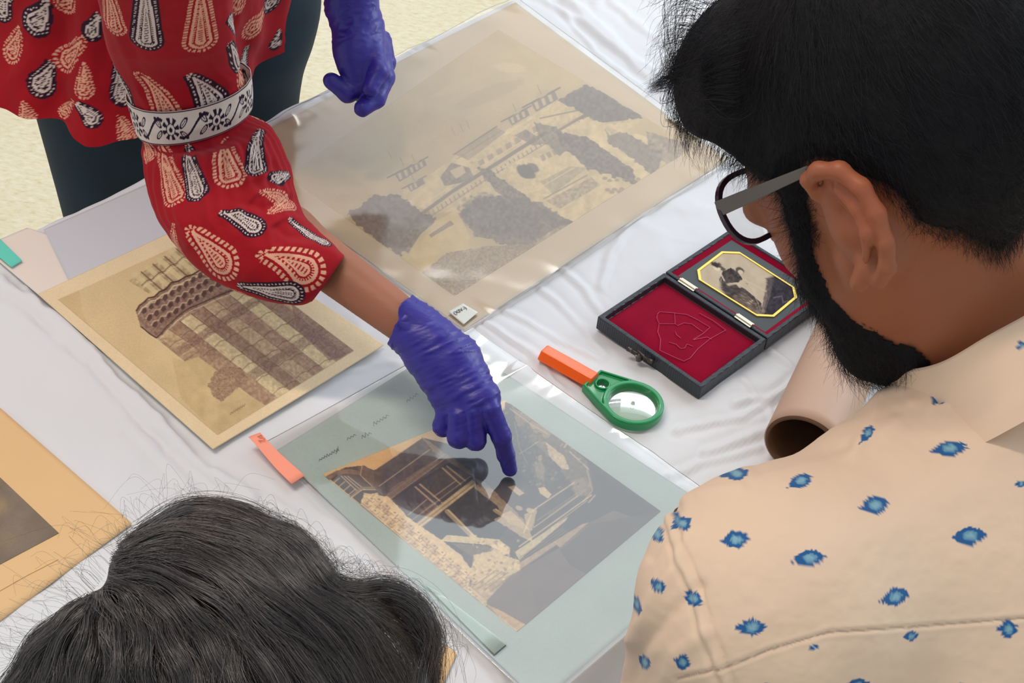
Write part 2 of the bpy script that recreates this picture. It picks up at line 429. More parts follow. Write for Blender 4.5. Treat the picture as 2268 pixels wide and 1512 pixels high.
# under the sheets the tissue is pressed flat
def press(poly, m=8):
    c = np.mean(poly, 0); pp = [tuple(c + (np.array(p) - c) * 1.0) for p in poly]
    ins = inpoly(ppx, ppy, pp); return ins
SHEETS = {  # photo pixels of sheet corners: left, near, right, far
    'print_big': [(636, 388), (1007, 653), (1538, 325), (1104, 67)],
    'sleeve_big': [(470, 335), (1030, 737), (1628, 350), (1142, -4)],
    'minaret': [(85, 655), (472, 996), (850, 764), (440, 486)],
    'mat': [(612, 995), (1196, 1552), (1647, 1172), (1004, 750)],
    'sleeve_low': [(578, 985), (1200, 1572), (1672, 1168), (1046, 728)],
    'interleaf': [(97, 509), (165, 650), (505, 500), (340, 400)],
    'glassine': [(-40, 548), (140, 700), (330, 590), (60, 505)],
    'folder': [(760, 1640), (900, 1700), (1018, 1444), (985, 1418)],
    'board_left': [(-260, 1060), (-60, 1420), (292, 1160), (-2, 903)],
}
flat = np.zeros(ppx.shape, bool)
for k in ('sleeve_big', 'minaret', 'sleeve_low', 'board_left', 'interleaf', 'glassine', 'folder'): flat |= inpoly(ppx, ppy, SHEETS[k])
Z = np.where(flat, np.minimum(Z, CZ + hz - 0.0012), Z); Z = np.maximum(Z, TZ + 0.0003)
Pg[..., 2] = Z
# hems hanging over the two long sides
def hem(row, sgn):
    out_ = []
    for k, (o, dz) in enumerate(((0.004, -0.004), (0.006, -0.02), (0.010, -0.05), (0.013, -0.085))):
        o_ = o + 0.010 * (fbm(sv * 12, sv * 0 + k, 40, 2) - .5) * (k + 1) * 0.6
        r_ = row + (o_ * sgn)[:, None] * TN; r_[:, 2] = TZ + dz; out_.append(r_)
    return out_
rows = [r[:, None] for r in hem(Pg[:, 0].copy(), -1)[::-1]] + [Pg] + [r[:, None] for r in hem(Pg[:, -1].copy(), 1)]
PG = np.concatenate(rows, 1)
tis, nt, b, out = new_mat('white_tissue')
b.inputs['Base Color'].default_value = tuple(lin((217, 219, 223))) + (1,); b.inputs['Roughness'].default_value = 0.55
b.inputs['Specular IOR Level'].default_value = 0.35
tc = nt.nodes.new('ShaderNodeTexCoord')
na = nt.nodes.new('ShaderNodeTexNoise'); na.inputs['Scale'].default_value = 26; na.inputs['Detail'].default_value = 5; na.inputs['Distortion'].default_value = 1.2
try: na.noise_type = 'RIDGED_MULTIFRACTAL'
except Exception: pass
bp = nt.nodes.new('ShaderNodeBump'); bp.inputs['Strength'].default_value = 0.22; bp.inputs['Distance'].default_value = 0.003
nt.links.new(tc.outputs['Object'], na.inputs['Vector']); nt.links.new(na.outputs['Fac'], bp.inputs['Height']); nt.links.new(bp.outputs['Normal'], b.inputs['Normal'])
o = mesh_np('table_cover', PG.reshape(-1, 3), grid_faces(PG.shape[0], PG.shape[1])[:, ::-1].copy(), tis)
tag(o, 'wrinkled white tissue paper spread over the whole table', 'table cover')

# ------------------------------------------------------------------ flat sheets
def sheet_grid(corners, nu, nv, off):
    L, B, R, T = [onz(*c, TZ + 0.006) for c in corners]
    u = np.linspace(0, 1, nu)[:, None, None]; v = np.linspace(0, 1, nv)[None, :, None]
    P = (L * (1 - u) + R * u) if False else (L * (1 - u) + T * u) * (1 - v) + (B * (1 - u) + R * u) * v   # u: towards far right, v: towards near right
    P[..., 2] = CZ + wave(P[..., 0], P[..., 1]) + off
    return P
def slab(name, corners, off, thick, mat, parent=None, nu=60, nv=60, canvas=None, lift=None, gain=1.0):
    """a thin sheet with real thickness, lying on the waves of the cover"""
    P = sheet_grid(corners, nu, nv, off)
    if lift is not None: P[..., 2] += lift(P)
    px, py, _ = proj(P)
    top = P.reshape(-1, 3); F = grid_faces(nu, nv)
    # skirt
    ring = np.concatenate([np.arange(nv), (np.arange(1, nu) * nv + nv - 1), ((nu - 1) * nv + np.arange(nv - 2, -1, -1)), (np.arange(nu - 2, 0, -1) * nv)])
    low = top[ring].copy(); low[:, 2] -= thick; k = len(top); m = len(ring)
    j = np.arange(m); sk = np.stack([ring[j], k + j, k + (j + 1) % m, ring[(j + 1) % m]], 1)
    V = np.concatenate([top, low]); 
    cols = None
    if canvas is not None:
        c = (lin(canvas.sample(px.ravel(), py.ravel()).clip(0, 255)) * gain).clip(0, .95); cols = np.concatenate([c, c[ring]])
    return mesh_np(name, V, np.concatenate([F, sk]).astype(np.int32), mat, parent, True, cols)

print_mat = colmat('albumen_print', 0.42, 0.35, grain=0.07, gscale=700)
# ---- drawings of the prints -------------------------------------------------
def draw_big():
    c = Canvas(600, 40, 1570, 680, (180, 162, 124), 1.5)
    X, Y = c.X, c.Y
    c.a += ((fbm(X / 60, Y / 60, 3, 4) - .5) * 16)[..., None] * np.array([1, 1, .9])
    # sky, blotches
    c.blob(1130, 150, 40, 12, (196, 180, 142), .6, .1, .4); c.blob(1010, 190, 70, 9, (186, 170, 128), .5, -.45, .3)
    c.blob(1240, 160, 80, 26, (184, 168, 126), .5, .5, .4); c.blob(1080, 210, 90, 18, (166, 148, 108), .5, -.4, .5)
    # pale building mass
    stone = (196, 180, 140); st2 = (178, 160, 120); dk = (112, 94, 82); md = (134, 116, 98)
    c.poly([(888, 425), (940, 395), (1010, 345), (1120, 290), (1180, 255), (1240, 218), (1330, 260), (1420, 300), (1535, 322), (1400, 420), (1290, 480), (1180, 560), (1060, 470), (960, 470), (900, 450)], stone, .75, 10, 14, rough=5)
    # long roof of the middle hall
    c.poly([(1008, 342), (1098, 282), (1120, 292), (1038, 355)], (160, 142, 112), .9, 6)
    c.line([(1005, 342), (1100, 280)], 3, dk, .8); c.line([(1012, 352), (1110, 290)], 1.5, md, .8)
    c.poly([(1038, 355), (1180, 262), (1205, 300), (1062, 398)], (190, 172, 132), .9, 8)
    for k in range(7):
        x = 1058 + k * 20; y = 358 - k * 12.5
        c.poly([(x, y), (x + 12, y - 7), (x + 17, y + 5), (x + 5, y + 13)], (146, 128, 104), .75)
    # arcade / cornice lines running across the picture
    for (p, w, cc) in [([(925, 480), (1000, 425), (1075, 378), (1150, 330), (1215, 290), (1300, 255)], 8, dk), ([(915, 468), (1065, 368), (1210, 280), (1302, 240)], 2, (206, 190, 150)),
                       ([(935, 492), (1080, 395), (1230, 305)], 2, md)]:
        c.line(p, w, cc, .8)
    for k in range(40):
        t = k / 39; x = 930 + 368 * t; y = 482 - 232 * t
        c.line([(x, y), (x + 4, y + 8)], 2.2, (104, 86, 78), .7)
    # chhatris left and right
    def kiosk(x, y, s, n=3):
        ex, ey = 15 * s, -8 * s
        c.line([(x - 1.2 * ex, y - 1.2 * ey - 2), (x + 3.2 * ex, y + 3.2 * ey - 2)], 3.0 * s, (108, 92, 80), .9)
        c.poly([(x - ex * .2, y - ey * .2), (x + 2.6 * ex, y + 2.6 * ey), (x + 2.6 * ex + 6 * s, y + 2.6 * ey + 14 * s), (x + 6 * s, y + 16 * s)], (120, 102, 88), .8)
        for k in range(n):
            xx = x + ex * (.15 + .8 * k); yy = y + ey * (.15 + .8 * k)
            c.poly([(xx, yy + 1), (xx + 6 * s, yy - 2 * s), (xx + 10 * s, yy + 10 * s), (xx + 5 * s, yy + 13 * s)], (196, 180, 142), .85)
        c.blob(x + ex * 1.1, y + ey * 1.1 - 7 * s, 13 * s, 6 * s, (176, 160, 122), .9, -.5)
        c.line([(x + ex, y + ey - 8 * s), (x + ex - 7 * s, y + ey - 24 * s)], 1.4, (128, 112, 92), .8)
    kiosk(878, 385, 1.1); kiosk(905, 372, .9); kiosk(1128, 262, 1.0); kiosk(1180, 228, 1.25)
    kiosk(905, 412, .8, 2)
    for x, y in ((1008, 300), (1026, 292), (1040, 284), (868, 352)):
        c.line([(x, y), (x - 8, y - 18)], 1.3, (140, 122, 98), .7)
    # gable with dark deep windows
    c.poly([(975, 392), (1000, 360), (1040, 372), (1052, 398), (985, 412)], (122, 104, 92), .8, 12)
    c.poly([(996, 378), (1024, 366), (1032, 382), (1010, 396)], (202, 186, 146), .8)
    c.poly([(1140, 300), (1165, 286), (1210, 318), (1180, 322)], (122, 104, 90), .7, 8)
    # tower right
    c.poly([(1236, 222), (1290, 250), (1270, 300), (1200, 290), (1190, 262)], (188, 170, 130), .8, 8)
    c.line([(1196, 262), (1300, 240), (1310, 262)], 3, dk, .7); c.line([(1232, 292), (1300, 252)], 6, dk, .75)
    c.poly([(1180, 270), (1232, 282), (1262, 330), (1240, 345), (1200, 310)], dk, .7, 10, rough=4)
    # trees
    tree = (108, 92, 84)
    c.poly([(1236, 222), (1262, 205), (1298, 188), (1312, 190), (1425, 260), (1350, 276), (1300, 258), (1270, 240)], tree, .95, 8, 6, rough=6)
    c.poly([(1232, 292), (1290, 300), (1345, 335), (1400, 375), (1415, 412), (1370, 395), (1300, 372), (1240, 320)], tree, .9, 11, 6, rough=7)
    c.poly([(1340, 280), (1400, 300), (1470, 340), (1450, 390), (1400, 352), (1350, 318)], (120, 104, 94), .85, 9, 6, rough=6)
    c.poly([(1430, 290), (1538, 322), (1480, 362), (1440, 340)], (138, 120, 104), .8, 16, 8, rough=4)
    c.poly([(1330, 272), (1425, 262), (1400, 282), (1350, 300)], (190, 174, 134), .8, 6)
    c.poly([(768, 473), (800, 455), (835, 432), (880, 430), (930, 470), (970, 480), (955, 500), (905, 545), (885, 568), (820, 520)], (110, 92, 84), .97, 10, 7, rough=8)
    c.poly([(880, 545), (905, 512), (950, 490), (962, 496), (910, 562)], (120, 102, 90), .8, 16, 5, rough=4)
    c.blob(1085, 475, 72, 46, (108, 92, 84), .97, .25, .5, tex=10, ts=6)
    c.blob(1150, 490, 60, 40, (114, 96, 86), .9, .5, .5, tex=10, ts=6)
    c.poly([(1055, 372), (1078, 372), (1130, 410), (1190, 455), (1240, 478), (1290, 500), (1262, 520), (1180, 480), (1100, 425)], (122, 104, 90), .92, 14, 5, rough=5)
    c.poly([(1015, 470), (1050, 520), (1180, 560), (1215, 520), (1280, 500), (1200, 450), (1090, 430)], (112, 95, 86), .75, 11, 6, rough=9)
    # gate arch and walls
    c.poly([(1115, 370), (1165, 345), (1205, 352), (1270, 400), (1215, 440), (1160, 420)], (194, 178, 138), .9, 8)
    c.blob(1165, 380, 24, 15, (92, 76, 68), .95, .5, .3); c.blob(1180, 372, 16, 10, (92, 76, 68), .8, .5, .3)
    for k in range(5):
        c.poly([(1196 + k * 13, 345 - k * 6), (1204 + k * 13, 341 - k * 6), (1210 + k * 13, 352 - k * 6), (1202 + k * 13, 357 - k * 6)], (140, 122, 100), .7)
    c.poly([(1196, 402), (1262, 368), (1300, 372), (1225, 430)], (160, 146, 114), .8, 8)
    c.line([(1205, 440), (1300, 388)], 3, md, .8); c.line([(1180, 425), (1270, 372)], 2, (206, 190, 150), .8)
    c.poly([(1210, 445), (1310, 392), (1330, 410), (1240, 462)], (150, 132, 106), .7, 22, 5)
    for k in range(16):
        c.blob(1340 + (k * 37) % 90, 395 + (k * 23) % 45, 6, 4, (134, 116, 96), .7, 0, .6)
    # lawn and road
    c.poly([(905, 560), (930, 520), (965, 490), (1010, 465), (1030, 500), (1050, 540), (1090, 548), (1000, 590), (960, 625)], (190, 172, 126), .95, 6, 30)
    c.poly([(950, 520), (998, 488), (1006, 496), (975, 514), (955, 526)], (128, 110, 90), .8)
    c.poly([(888, 572), (905, 560), (940, 600), (975, 580), (945, 612)], (188, 170, 126), .9)
    c.poly([(925, 612), (990, 560), (1080, 545), (1180, 540), (1260, 498), (1300, 480), (1300, 505), (1007, 655)], (150, 130, 104), .95, 15, 3.2, rough=4)
    c.poly([(1180, 560), (1290, 490), (1240, 500), (1190, 530)], (176, 158, 124), .5, 20, 4)
    b = slice(int(530 - 40), int(655 - 40)), slice(int(930 - 600), int(1300 - 600))
    return c

def draw_minaret():
    c = Canvas(60, 470, 870, 1010, (206, 186, 140), 1.5)
    X, Y = c.X, c.Y
    c.a += ((fbm(X / 50, Y / 50, 8, 3) - .5) * 10)[..., None]
    L, B, R, T = (129, 663), (482, 963), (784, 776), (445, 520)
    c.poly([L, B, R, T], (200, 176, 134), 1, 3, 60)
    c.poly([(129, 663), (175, 640), (185, 700), (240, 780), (482, 963), (470, 952)], (186, 160, 114), .4, 2, 40)
    # the tower: a local frame. g runs along the shaft (down), e across it
    g = np.array([350, 270.0]); g /= np.hypot(*g); e = np.array([.80, -.60])
    O = np.array([330, 660.0])           # left end of balcony
    def q(a, b): p = O + g * a + e * b; return (p[0], p[1])
    cream = (204, 186, 142); brown = (124, 98, 84); dark = (84, 62, 54); mid = (160, 134, 108)
    # upper shaft (ribs), above the balcony
    c.poly([(285, 622), (445, 520), (590, 470), (720, 640), (560, 640), (440, 610), (330, 650)], (176, 156, 118), 1, 16, 8)
    for k in range(14):
        x0 = 300 + k * 26; y0 = 608 - k * 17
        c.line([(x0, y0), (x0 + 70, y0 + 62)], 11, cream, .75); c.line([(x0 + 13, y0 - 6), (x0 + 84, y0 + 56)], 3.2, (108, 84, 68), .8)
    for k in range(14):
        x0 = 318 + k * 26; y0 = 628 - k * 17
        c.line([(x0 - 4, y0 + 4), (x0 + 8, y0 - 7), (x0 + 22, y0 - 11)], 2.2, (86, 64, 54), .7)
        c.line([(x0 - 2, y0 + 10), (x0 + 10, y0 - 1), (x0 + 24, y0 - 5)], 1.6, (214, 198, 158), .7)
    # lower shaft: flutes running down to the right from under the balcony
    c.poly([(345, 748), (421, 690), (476, 655), (640, 575), (860, 700), (784, 776), (600, 890), (482, 963), (480, 885), (409, 800)], (158, 132, 106), 1, 12, 5)
    tones = [(178, 154, 118), (150, 122, 100), (206, 188, 146), (146, 118, 98), (186, 160, 128), (160, 130, 108), (210, 192, 148), (140, 112, 96), (182, 158, 122), (152, 124, 104), (196, 172, 134), (138, 110, 94)]
    for k in range(15):
        x0 = 350 + k * 25; y0 = 744 - k * 16.5; ln = (70, 120, 330, 330)[min(k, 3)]
        x1 = x0 + .785 * ln; y1 = y0 + .62 * ln; w_ = 24 + k * .4
        c.poly([(x0, y0), (x0 + w_, y0 - 16), (x1 + w_ * 1.25, y1 - 19), (x1, y1)], tones[k % 12], .8, 13, 5, seed=k + 3)
        c.line([(x0 + w_, y0 - 16), (x1 + w_ * 1.25, y1 - 19)], 3.0, (92, 68, 58), .7)
        c.line([(x0 + w_ + 4, y0 - 15), (x1 + w_ * 1.25 + 4, y1 - 18)], 2.2, (216, 200, 160), .65)
        for a_ in (34, 60, 96, 140, 176, 214, 262, 300):
            if a_ > ln: continue
            xa = x0 + .785 * a_; ya = y0 + .62 * a_; dn = ((k * 7 + int(a_)) % 5 - 2) * 1.5
            c.line([(xa, ya + dn), (xa + w_ * .5, ya - 12 + dn), (xa + w_ * 1.1, ya - 17 + dn)], 2.0, (96, 72, 62), .55)
        for a_, w2 in ((46, 16), (186, 18), (282, 14)):
            if a_ > ln: continue
            xa = x0 + .785 * a_; ya = y0 + .62 * a_
            c.poly([(xa, ya), (xa + w_, ya - 16), (xa + w_ + w2, ya - 16 + w2 * .8), (xa + w2, ya + w2 * .8)], (124, 96, 84), .5, 22, 2.6, seed=k)
    c.poly([(640, 640), (700, 660), (784, 776), (730, 800), (690, 760), (655, 720)], (122, 92, 86), .55, 16, 3, rough=3)
    # balcony: scalloped band with brackets
    c.poly([(302, 686), (317, 671), (337, 659), (377, 627), (409, 615), (452, 599), (540, 560), (610, 535), (660, 575), (560, 628), (476, 662), (421, 692), (393, 708), (368, 735), (345, 750), (312, 724)], (134, 108, 92), 1, 14, 4, rough=3)
    rim = [(302, 688), (309, 676), (318, 670), (328, 660), (342, 657), (353, 646), (368, 640), (379, 626), (396, 622), (410, 613), (426, 608), (440, 600), (456, 598), (480, 588), (520, 570)]
    c.line([(x + 5, y + 7) for x, y in rim], 3.0, (212, 194, 154), .8); c.line(rim, 3.2, (66, 46, 40), .95)
    for r_ in range(3):
        for k in range(17):
            x = 318 + k * 15.5 + r_ * 12; y = 688 - k * 9.8 + r_ * 15
            c.poly([(x - 5, y + 4), (x - 2, y - 5), (x + 5, y - 7), (x + 7, y + 2), (x + 1, y + 8)], (74, 52, 50), .8, 6, 3, rough=1.5); c.line([(x - 7, y + 2), (x - 1, y - 8), (x + 8, y - 9)], 1.8, (202, 182, 144), .8)
    low_ = [(314, 724), (330, 738), (346, 748), (358, 738), (368, 724), (382, 712), (394, 700), (410, 688), (424, 680), (444, 672), (462, 664), (480, 656), (520, 640), (580, 612)]
    c.line(low_, 3, (70, 50, 44), .8); c.line([(x + 3, y + 6) for x, y in low_], 2, (208, 190, 150), .7)
    # scrub and worn wall at the foot
    c.poly([(380, 790), (409, 800), (440, 790), (500, 835), (560, 880), (600, 905), (482, 965), (400, 880)], (192, 168, 124), .9, 5, 16)
    c.poly([(462, 852), (478, 822), (505, 812), (535, 816), (552, 840), (520, 866), (490, 890), (474, 880)], (146, 118, 96), .85, 16, 2.6, rough=5)
    c.line([(409, 798), (440, 778)], 2, (120, 96, 78), .6)
    for k in range(7): c.line([(510 + k * 5, 918 - k * 3), (513 + k * 5, 912 - k * 3)], 1.3, (96, 74, 56), .8)
    # border of the mount
    outer = [(60, 640), (472, 1010), (870, 764), (440, 470)]
    inn = inpoly(X, Y, [L, B, R, T])
    m = (~inn)
    base = np.array([216, 196, 160.0]) + ((fbm(X / 30, Y / 30, 18, 3) - .5) * 8)[..., None]
    c.a = np.where(m[..., None], base, c.a)
    c.line([L, B, R], 1.6, (160, 138, 98), .5)
    return c

def draw_low():
    c = Canvas(690, 860, 1490, 1420, (214, 186, 140), 1.0)
    cream = (226, 204, 158); br = (88, 56, 50); bk = (52, 34, 34); md = (140, 112, 90); tan = (196, 160, 112)
    # dark ground of the whole building
    c.poly([(716, 1048), (735, 1040), (770, 1034), (790, 1030), (806, 1032), (830, 1042), (830, 1040), (940, 970), (960, 975), (1010, 985), (1060, 960), (1120, 890), (1190, 920), (1465, 1132), (1148, 1398), (960, 1250)], (70, 50, 46), 1, 5, 14)
    # sky
    c.poly([(714, 1048), (1119, 884), (1119, 900), (1010, 960), (940, 968), (832, 1040), (806, 1030), (765, 1035), (720, 1055)], (216, 180, 128), 1, 5, 40)
    c.poly([(860, 985), (1119, 884), (1119, 905), (1000, 985), (938, 968), (870, 1012)], (226, 204, 164), .8, 4, 40)
    c.line([(942, 932), (978, 968)], 2, md, .7); c.line([(938, 936), (952, 928)], 2, md, .7)
    # small house at the left edge
    c.poly([(720, 1056), (745, 1042), (775, 1038), (802, 1044), (800, 1052), (770, 1048), (745, 1052), (728, 1064)], (128, 96, 76), 1, 10)
    c.poly([(790, 1034), (806, 1030), (830, 1045), (830, 1078), (806, 1064)], (110, 82, 68), 1, 8); c.line([(802, 1032), (798, 1052), (826, 1078)], 1.8, cream, .8)
    for k in range(4): c.line([(728 + k * 12, 1078 + k * 8), (752 + k * 12, 1058 + k * 8)], 2, cream, .85)
    for k in range(3): c.line([(756 + k * 7, 1054 + k * 0), (792 + k * 8, 1088 - k * 2)], 2.2, (214, 186, 146), .9)
    c.line([(772, 1104), (800, 1080), (830, 1080), (850, 1094)], 5, (150, 118, 92), .9); c.line([(772, 1106), (802, 1084), (832, 1084)], 2, cream, .9)
    # large sloping roof
    c.poly([(831, 1042), (935, 970), (950, 975), (1000, 1020), (858, 1102), (830, 1082)], (92, 70, 64), 1, 10, 8)
    for (a, b_) in [((840, 1076), (952, 995)), ((862, 1106), (990, 1012)), ((856, 1098), (985, 1005))]: c.line([a, b_], 2.2, (212, 190, 152), .8)
    c.poly([(852, 1098), (868, 1080), (960, 1020), (980, 1018), (866, 1106)], (140, 112, 88), .8, 8, 3.5, rough=3)
    c.line([(866, 1107), (1020, 1010)], 2.6, bk, .9)
    c.poly([(932, 968), (946, 974), (1040, 1040), (1052, 1058), (1036, 1050), (960, 1000)], (170, 146, 114), .8, 9, 3.5, rough=3)
    # windows and timber frame
    c.poly([(905, 1090), (1000, 1030), (1050, 1056), (930, 1130)], (78, 54, 50), 1, 10)
    for (a, b_, w) in [((920, 1078), (968, 1120), 4), ((930, 1072), (978, 1112), 4), ((980, 1036), (1020, 1072), 4), ((990, 1032), (1030, 1064), 4), ((960, 1100), (1010, 1064), 2), ((904, 1140), (945, 1106), 2.4), ((916, 1156), (950, 1128), 2)]:
        c.line([a, b_], w, (206, 176, 134), .85)
    c.poly([(930, 1130), (960, 1112), (970, 1130), (945, 1150)], (132, 92, 70), .9, 8)
    # long eave
    c.poly([(920, 1160), (1046, 1062), (1056, 1072), (935, 1166)], (204, 182, 138), 1, 10, 8)
    c.line([(916, 1156), (1046, 1058)], 3.4, bk, .9); c.line([(926, 1164), (1054, 1066)], 2, (120, 94, 74), .8); c.line([(912, 1152), (1042, 1054)], 1.6, cream, .7)
    # veranda depth and columns
    c.poly([(940, 1166), (1056, 1074), (1150, 1140), (1100, 1200), (1010, 1230), (975, 1225)], (50, 34, 34), 1, 8)
    for (a, b_, w) in [((990, 1132), (1048, 1190), 10), ((1056, 1078), (1112, 1122), 10), ((1095, 1130), (1130, 1152), 7)]:
        c.line([a, b_], w, (176, 152, 112), .95); c.line([(a[0] + 3, a[1] - 3), (b_[0] + 3, b_[1] - 3)], w * .4, cream, .9)
        c.line([(b_[0] - 5, b_[1] + 3), (b_[0] + 6, b_[1] - 4)], 4, cream, .9)
    c.line([(1045, 1186), (1070, 1202)], 9, cream, .8)
    # curved cornice and right frames
    c.poly([(1052, 1058), (1075, 1070), (1160, 1150), (1160, 1172), (1130, 1160), (1100, 1120), (1060, 1086)], (164, 138, 104), .9, 9, 4, rough=4)
    c.poly([(1095, 1150), (1130, 1130), (1175, 1172), (1180, 1200), (1150, 1185)], (206, 186, 142), .8, 8, 5, rough=3)
    c.poly([(1160, 930), (1210, 940), (1300, 1020), (1320, 1080), (1270, 1080), (1230, 1020), (1150, 960)], (120, 100, 80), .75, 9, 5, rough=5)
    c.poly([(1135, 905), (1190, 925), (1230, 960), (1200, 975), (1150, 950)], (170, 148, 114), .7, 11, 4, rough=6)
    c.poly([(1168, 965), (1182, 958), (1250, 1010), (1262, 1040), (1245, 1038)], (204, 184, 142), .9, 12, 6)
    c.poly([(1130, 960), (1165, 935), (1200, 960), (1240, 1060), (1190, 1080), (1150, 1050)], (92, 74, 64), .7, 18, 5, rough=6)
    c.blob(1195, 1040, 12, 26, (176, 152, 122), .7, -.2, .5, tex=6); c.blob(1196, 1014, 5, 7, (200, 176, 140), .8)
    c.poly([(1192, 1080), (1205, 1078), (1222, 1094), (1214, 1104), (1196, 1092)], cream, .9, 6)
    c.poly([(1125, 1078), (1140, 1074), (1162, 1092), (1150, 1098)], cream, .8, 6)
    c.blob(1290, 1080, 26, 22, (150, 128, 96), .8, .4, .7, tex=11, ts=4); c.line([(1300, 1040), (1312, 1086), (1292, 1110)], 3, (190, 168, 126), .7)
    for k in range(9):
        c.blob(1150 + (k * 31) % 120, 900 + (k * 47) % 90, 7, 4, (196, 174, 134), .5, .5, .5)
    for (p_, w_, c_) in [([(1130, 905), (1175, 938), (1215, 962)], 3, (196, 172, 132)), ([(1180, 918), (1232, 952), (1310, 1012), (1345, 1050)], 2.4, (188, 166, 128)), ([(1196, 905), (1240, 940)], 5, (150, 128, 100)), ([(1238, 942), (1262, 972), (1250, 990)], 4, (206, 184, 142)),
                         ([(1140, 935), (1150, 990), (1170, 1030)], 3, (150, 128, 100)), ([(1150, 1005), (1192, 978)], 2.2, (200, 178, 138)), ([(1262, 1000), (1318, 1052), (1322, 1092), (1304, 1112)], 3.4, (206, 184, 142)), ([(1255, 1010), (1300, 1050), (1300, 1088)], 2, (120, 98, 80)),
                         ([(1270, 980), (1400, 1080)], 1.6, (128, 110, 98)), ([(1290, 985), (1430, 1095)], 1.4, (120, 102, 92)), ([(1215, 1140), (1300, 1082)], 1.6, (176, 154, 122)), ([(1190, 1152), (1290, 1084)], 1.4, (176, 154, 122)), ([(1160, 1180), (1176, 1140)], 3, cream)]:
        c.line(p_, w_, c_, .8)
    # balustrades: long parallel mouldings
    lines = [((1180, 1130), (1272, 1068), 3), ((1182, 1168), (1280, 1098), 2.2), ((1150, 1210), (1310, 1096), 3), ((1158, 1215), (1300, 1108), 1.6)]
    for a, b_, w in lines: c.line([a, b_], w, cream, .85)
    c.poly([(1140, 1222), (1258, 1143), (1254, 1152), (1150, 1240)], (204, 190, 146), .95, 8)
    for k in range(5): c.line([(1150 + k * 3, 1236 + k * 5), (1246 + k * 5, 1168 + k * 3)], 2, (132, 108, 92), .8)
    c.poly([(1130, 1258), (1290, 1160), (1305, 1156), (1240, 1212), (1232, 1206), (1150, 1262)], (186, 160, 126), .9, 8)
    c.poly([(1160, 1140), (1190, 1125), (1180, 1175), (1165, 1170)], cream, .7, 9, 3, rough=3)
    c.blob(1175, 1130, 10, 6, cream, .8, .2, .6); c.blob(1150, 1125, 9, 5, cream, .7, .4, .6)
    # near pavilion: low arch and carved blocks
    c.poly([(975, 1198), (990, 1184), (1060, 1190), (1105, 1194), (1130, 1214), (1128, 1228), (1080, 1206), (1000, 1200)], (216, 198, 150), .95, 8)
    c.poly([(1000, 1202), (1075, 1208), (1120, 1228), (1090, 1262), (1050, 1236)], (112, 92, 78), .9, 8, 5)
    c.blob(1108, 1216, 22, 16, cream, .85, .2, .5, tex=8, ts=4)
    c.poly([(1050, 1228), (1090, 1220), (1150, 1240), (1152, 1262), (1110, 1282), (1050, 1300), (1040, 1270)], (214, 194, 148), .95, 9, 4, rough=4)
    # stone block wall along the lower left edge
    c.poly([(805, 1090), (860, 1100), (910, 1150), (985, 1200), (1020, 1228), (1046, 1262), (1040, 1300), (1080, 1330), (1060, 1340), (940, 1240), (860, 1170), (800, 1120)], (216, 192, 146), 1, 7, 6, rough=3)
    for k in range(15):
        t = k / 14; x = 812 + 245 * t; y = 1102 + 205 * t
        c.line([(x - 4, y + 16), (x + 20, y - 10)], 2, (140, 108, 84), .7); c.blob(x + 10, y + 6, 4, 3, (132, 100, 80), .7, 0, .4)
        c.blob(x + 22, y - 8, 5, 4, cream, .9, 0, .5)
        for (ox, oy) in ((0, 0), (16, 2), (-10, 12)):
            bx_, by_ = x + ox, y + oy
            c.poly([(bx_, by_), (bx_ + 13, by_ + 11), (bx_ + 21, by_ + 5), (bx_ + 8, by_ - 6)], [(232, 212, 168), (206, 182, 138), (190, 160, 122)][(k + ox) % 3], .6, 3)
            c.line([(bx_, by_), (bx_ + 13, by_ + 11), (bx_ + 21, by_ + 5)], 1.5, (138, 106, 84), .7)
            c.poly([(bx_ + 8, by_ + 1), (bx_ + 12, by_ + 4), (bx_ + 15, by_ + 2), (bx_ + 11, by_ - 1)], (126, 94, 76), .7)
    c.line([(800, 1118), (950, 1245), (1075, 1345)], 3, (138, 92, 70), .7)
    c.poly([(1040, 1300), (1120, 1262), (1160, 1262), (1100, 1330), (1070, 1345)], (204, 182, 138), .8, 9, 4, rough=4)
    for k in range(6): c.line([(1045 + k * 14, 1300 + k * 3), (1100 + k * 12, 1262 + k * 3)], 2.4, (120, 94, 74), .6)
    rg = np.random.RandomState(5)
    for k in range(60):
        t = rg.rand(); x = 800 + 260 * t + rg.randn() * 14; y = 1105 + 215 * t + rg.randn() * 16
        c.blob(x, y, rg.uniform(2, 5), rg.uniform(1.5, 3.5), [(236, 218, 174), (132, 100, 80), (172, 142, 110)][k % 3], .45, -.6, .5)
    for k in range(120):
        x, y = rg.uniform(1120, 1300), rg.uniform(900, 1090)
        c.blob(x, y, rg.uniform(2, 6), rg.uniform(1.5, 4), [(196, 174, 136), (84, 66, 58), (140, 118, 92)][k % 3], .5, -.6, .5)
    for k in range(90):
        x, y = rg.uniform(1040, 1150), rg.uniform(1195, 1290)
        c.blob(x, y, rg.uniform(2, 5), rg.uniform(1.5, 4), [(236, 218, 174), (120, 96, 78), (172, 148, 114)][k % 3], .55, -.6, .5)
    # ground in front
    c.poly([(1078, 1330), (1130, 1275), (1165, 1255), (1240, 1212), (1300, 1160), (1380, 1120), (1465, 1133), (1148, 1398), (1080, 1345)], (112, 90, 80), .95, 4, 30)
    c.poly([(1300, 1020), (1340, 1040), (1465, 1132), (1440, 1160), (1360, 1130), (1310, 1150), (1320, 1100)], (68, 54, 50), .95, 3, 20)
    c.poly([(1240, 1218), (1310, 1160), (1465, 1132), (1300, 1272), (1262, 1250)], (84, 68, 62), .9, 3, 24)
    c.poly([(1072, 1335), (1145, 1398), (1168, 1385), (1110, 1352)], (214, 176, 120), .8, 10, 8)
    return c

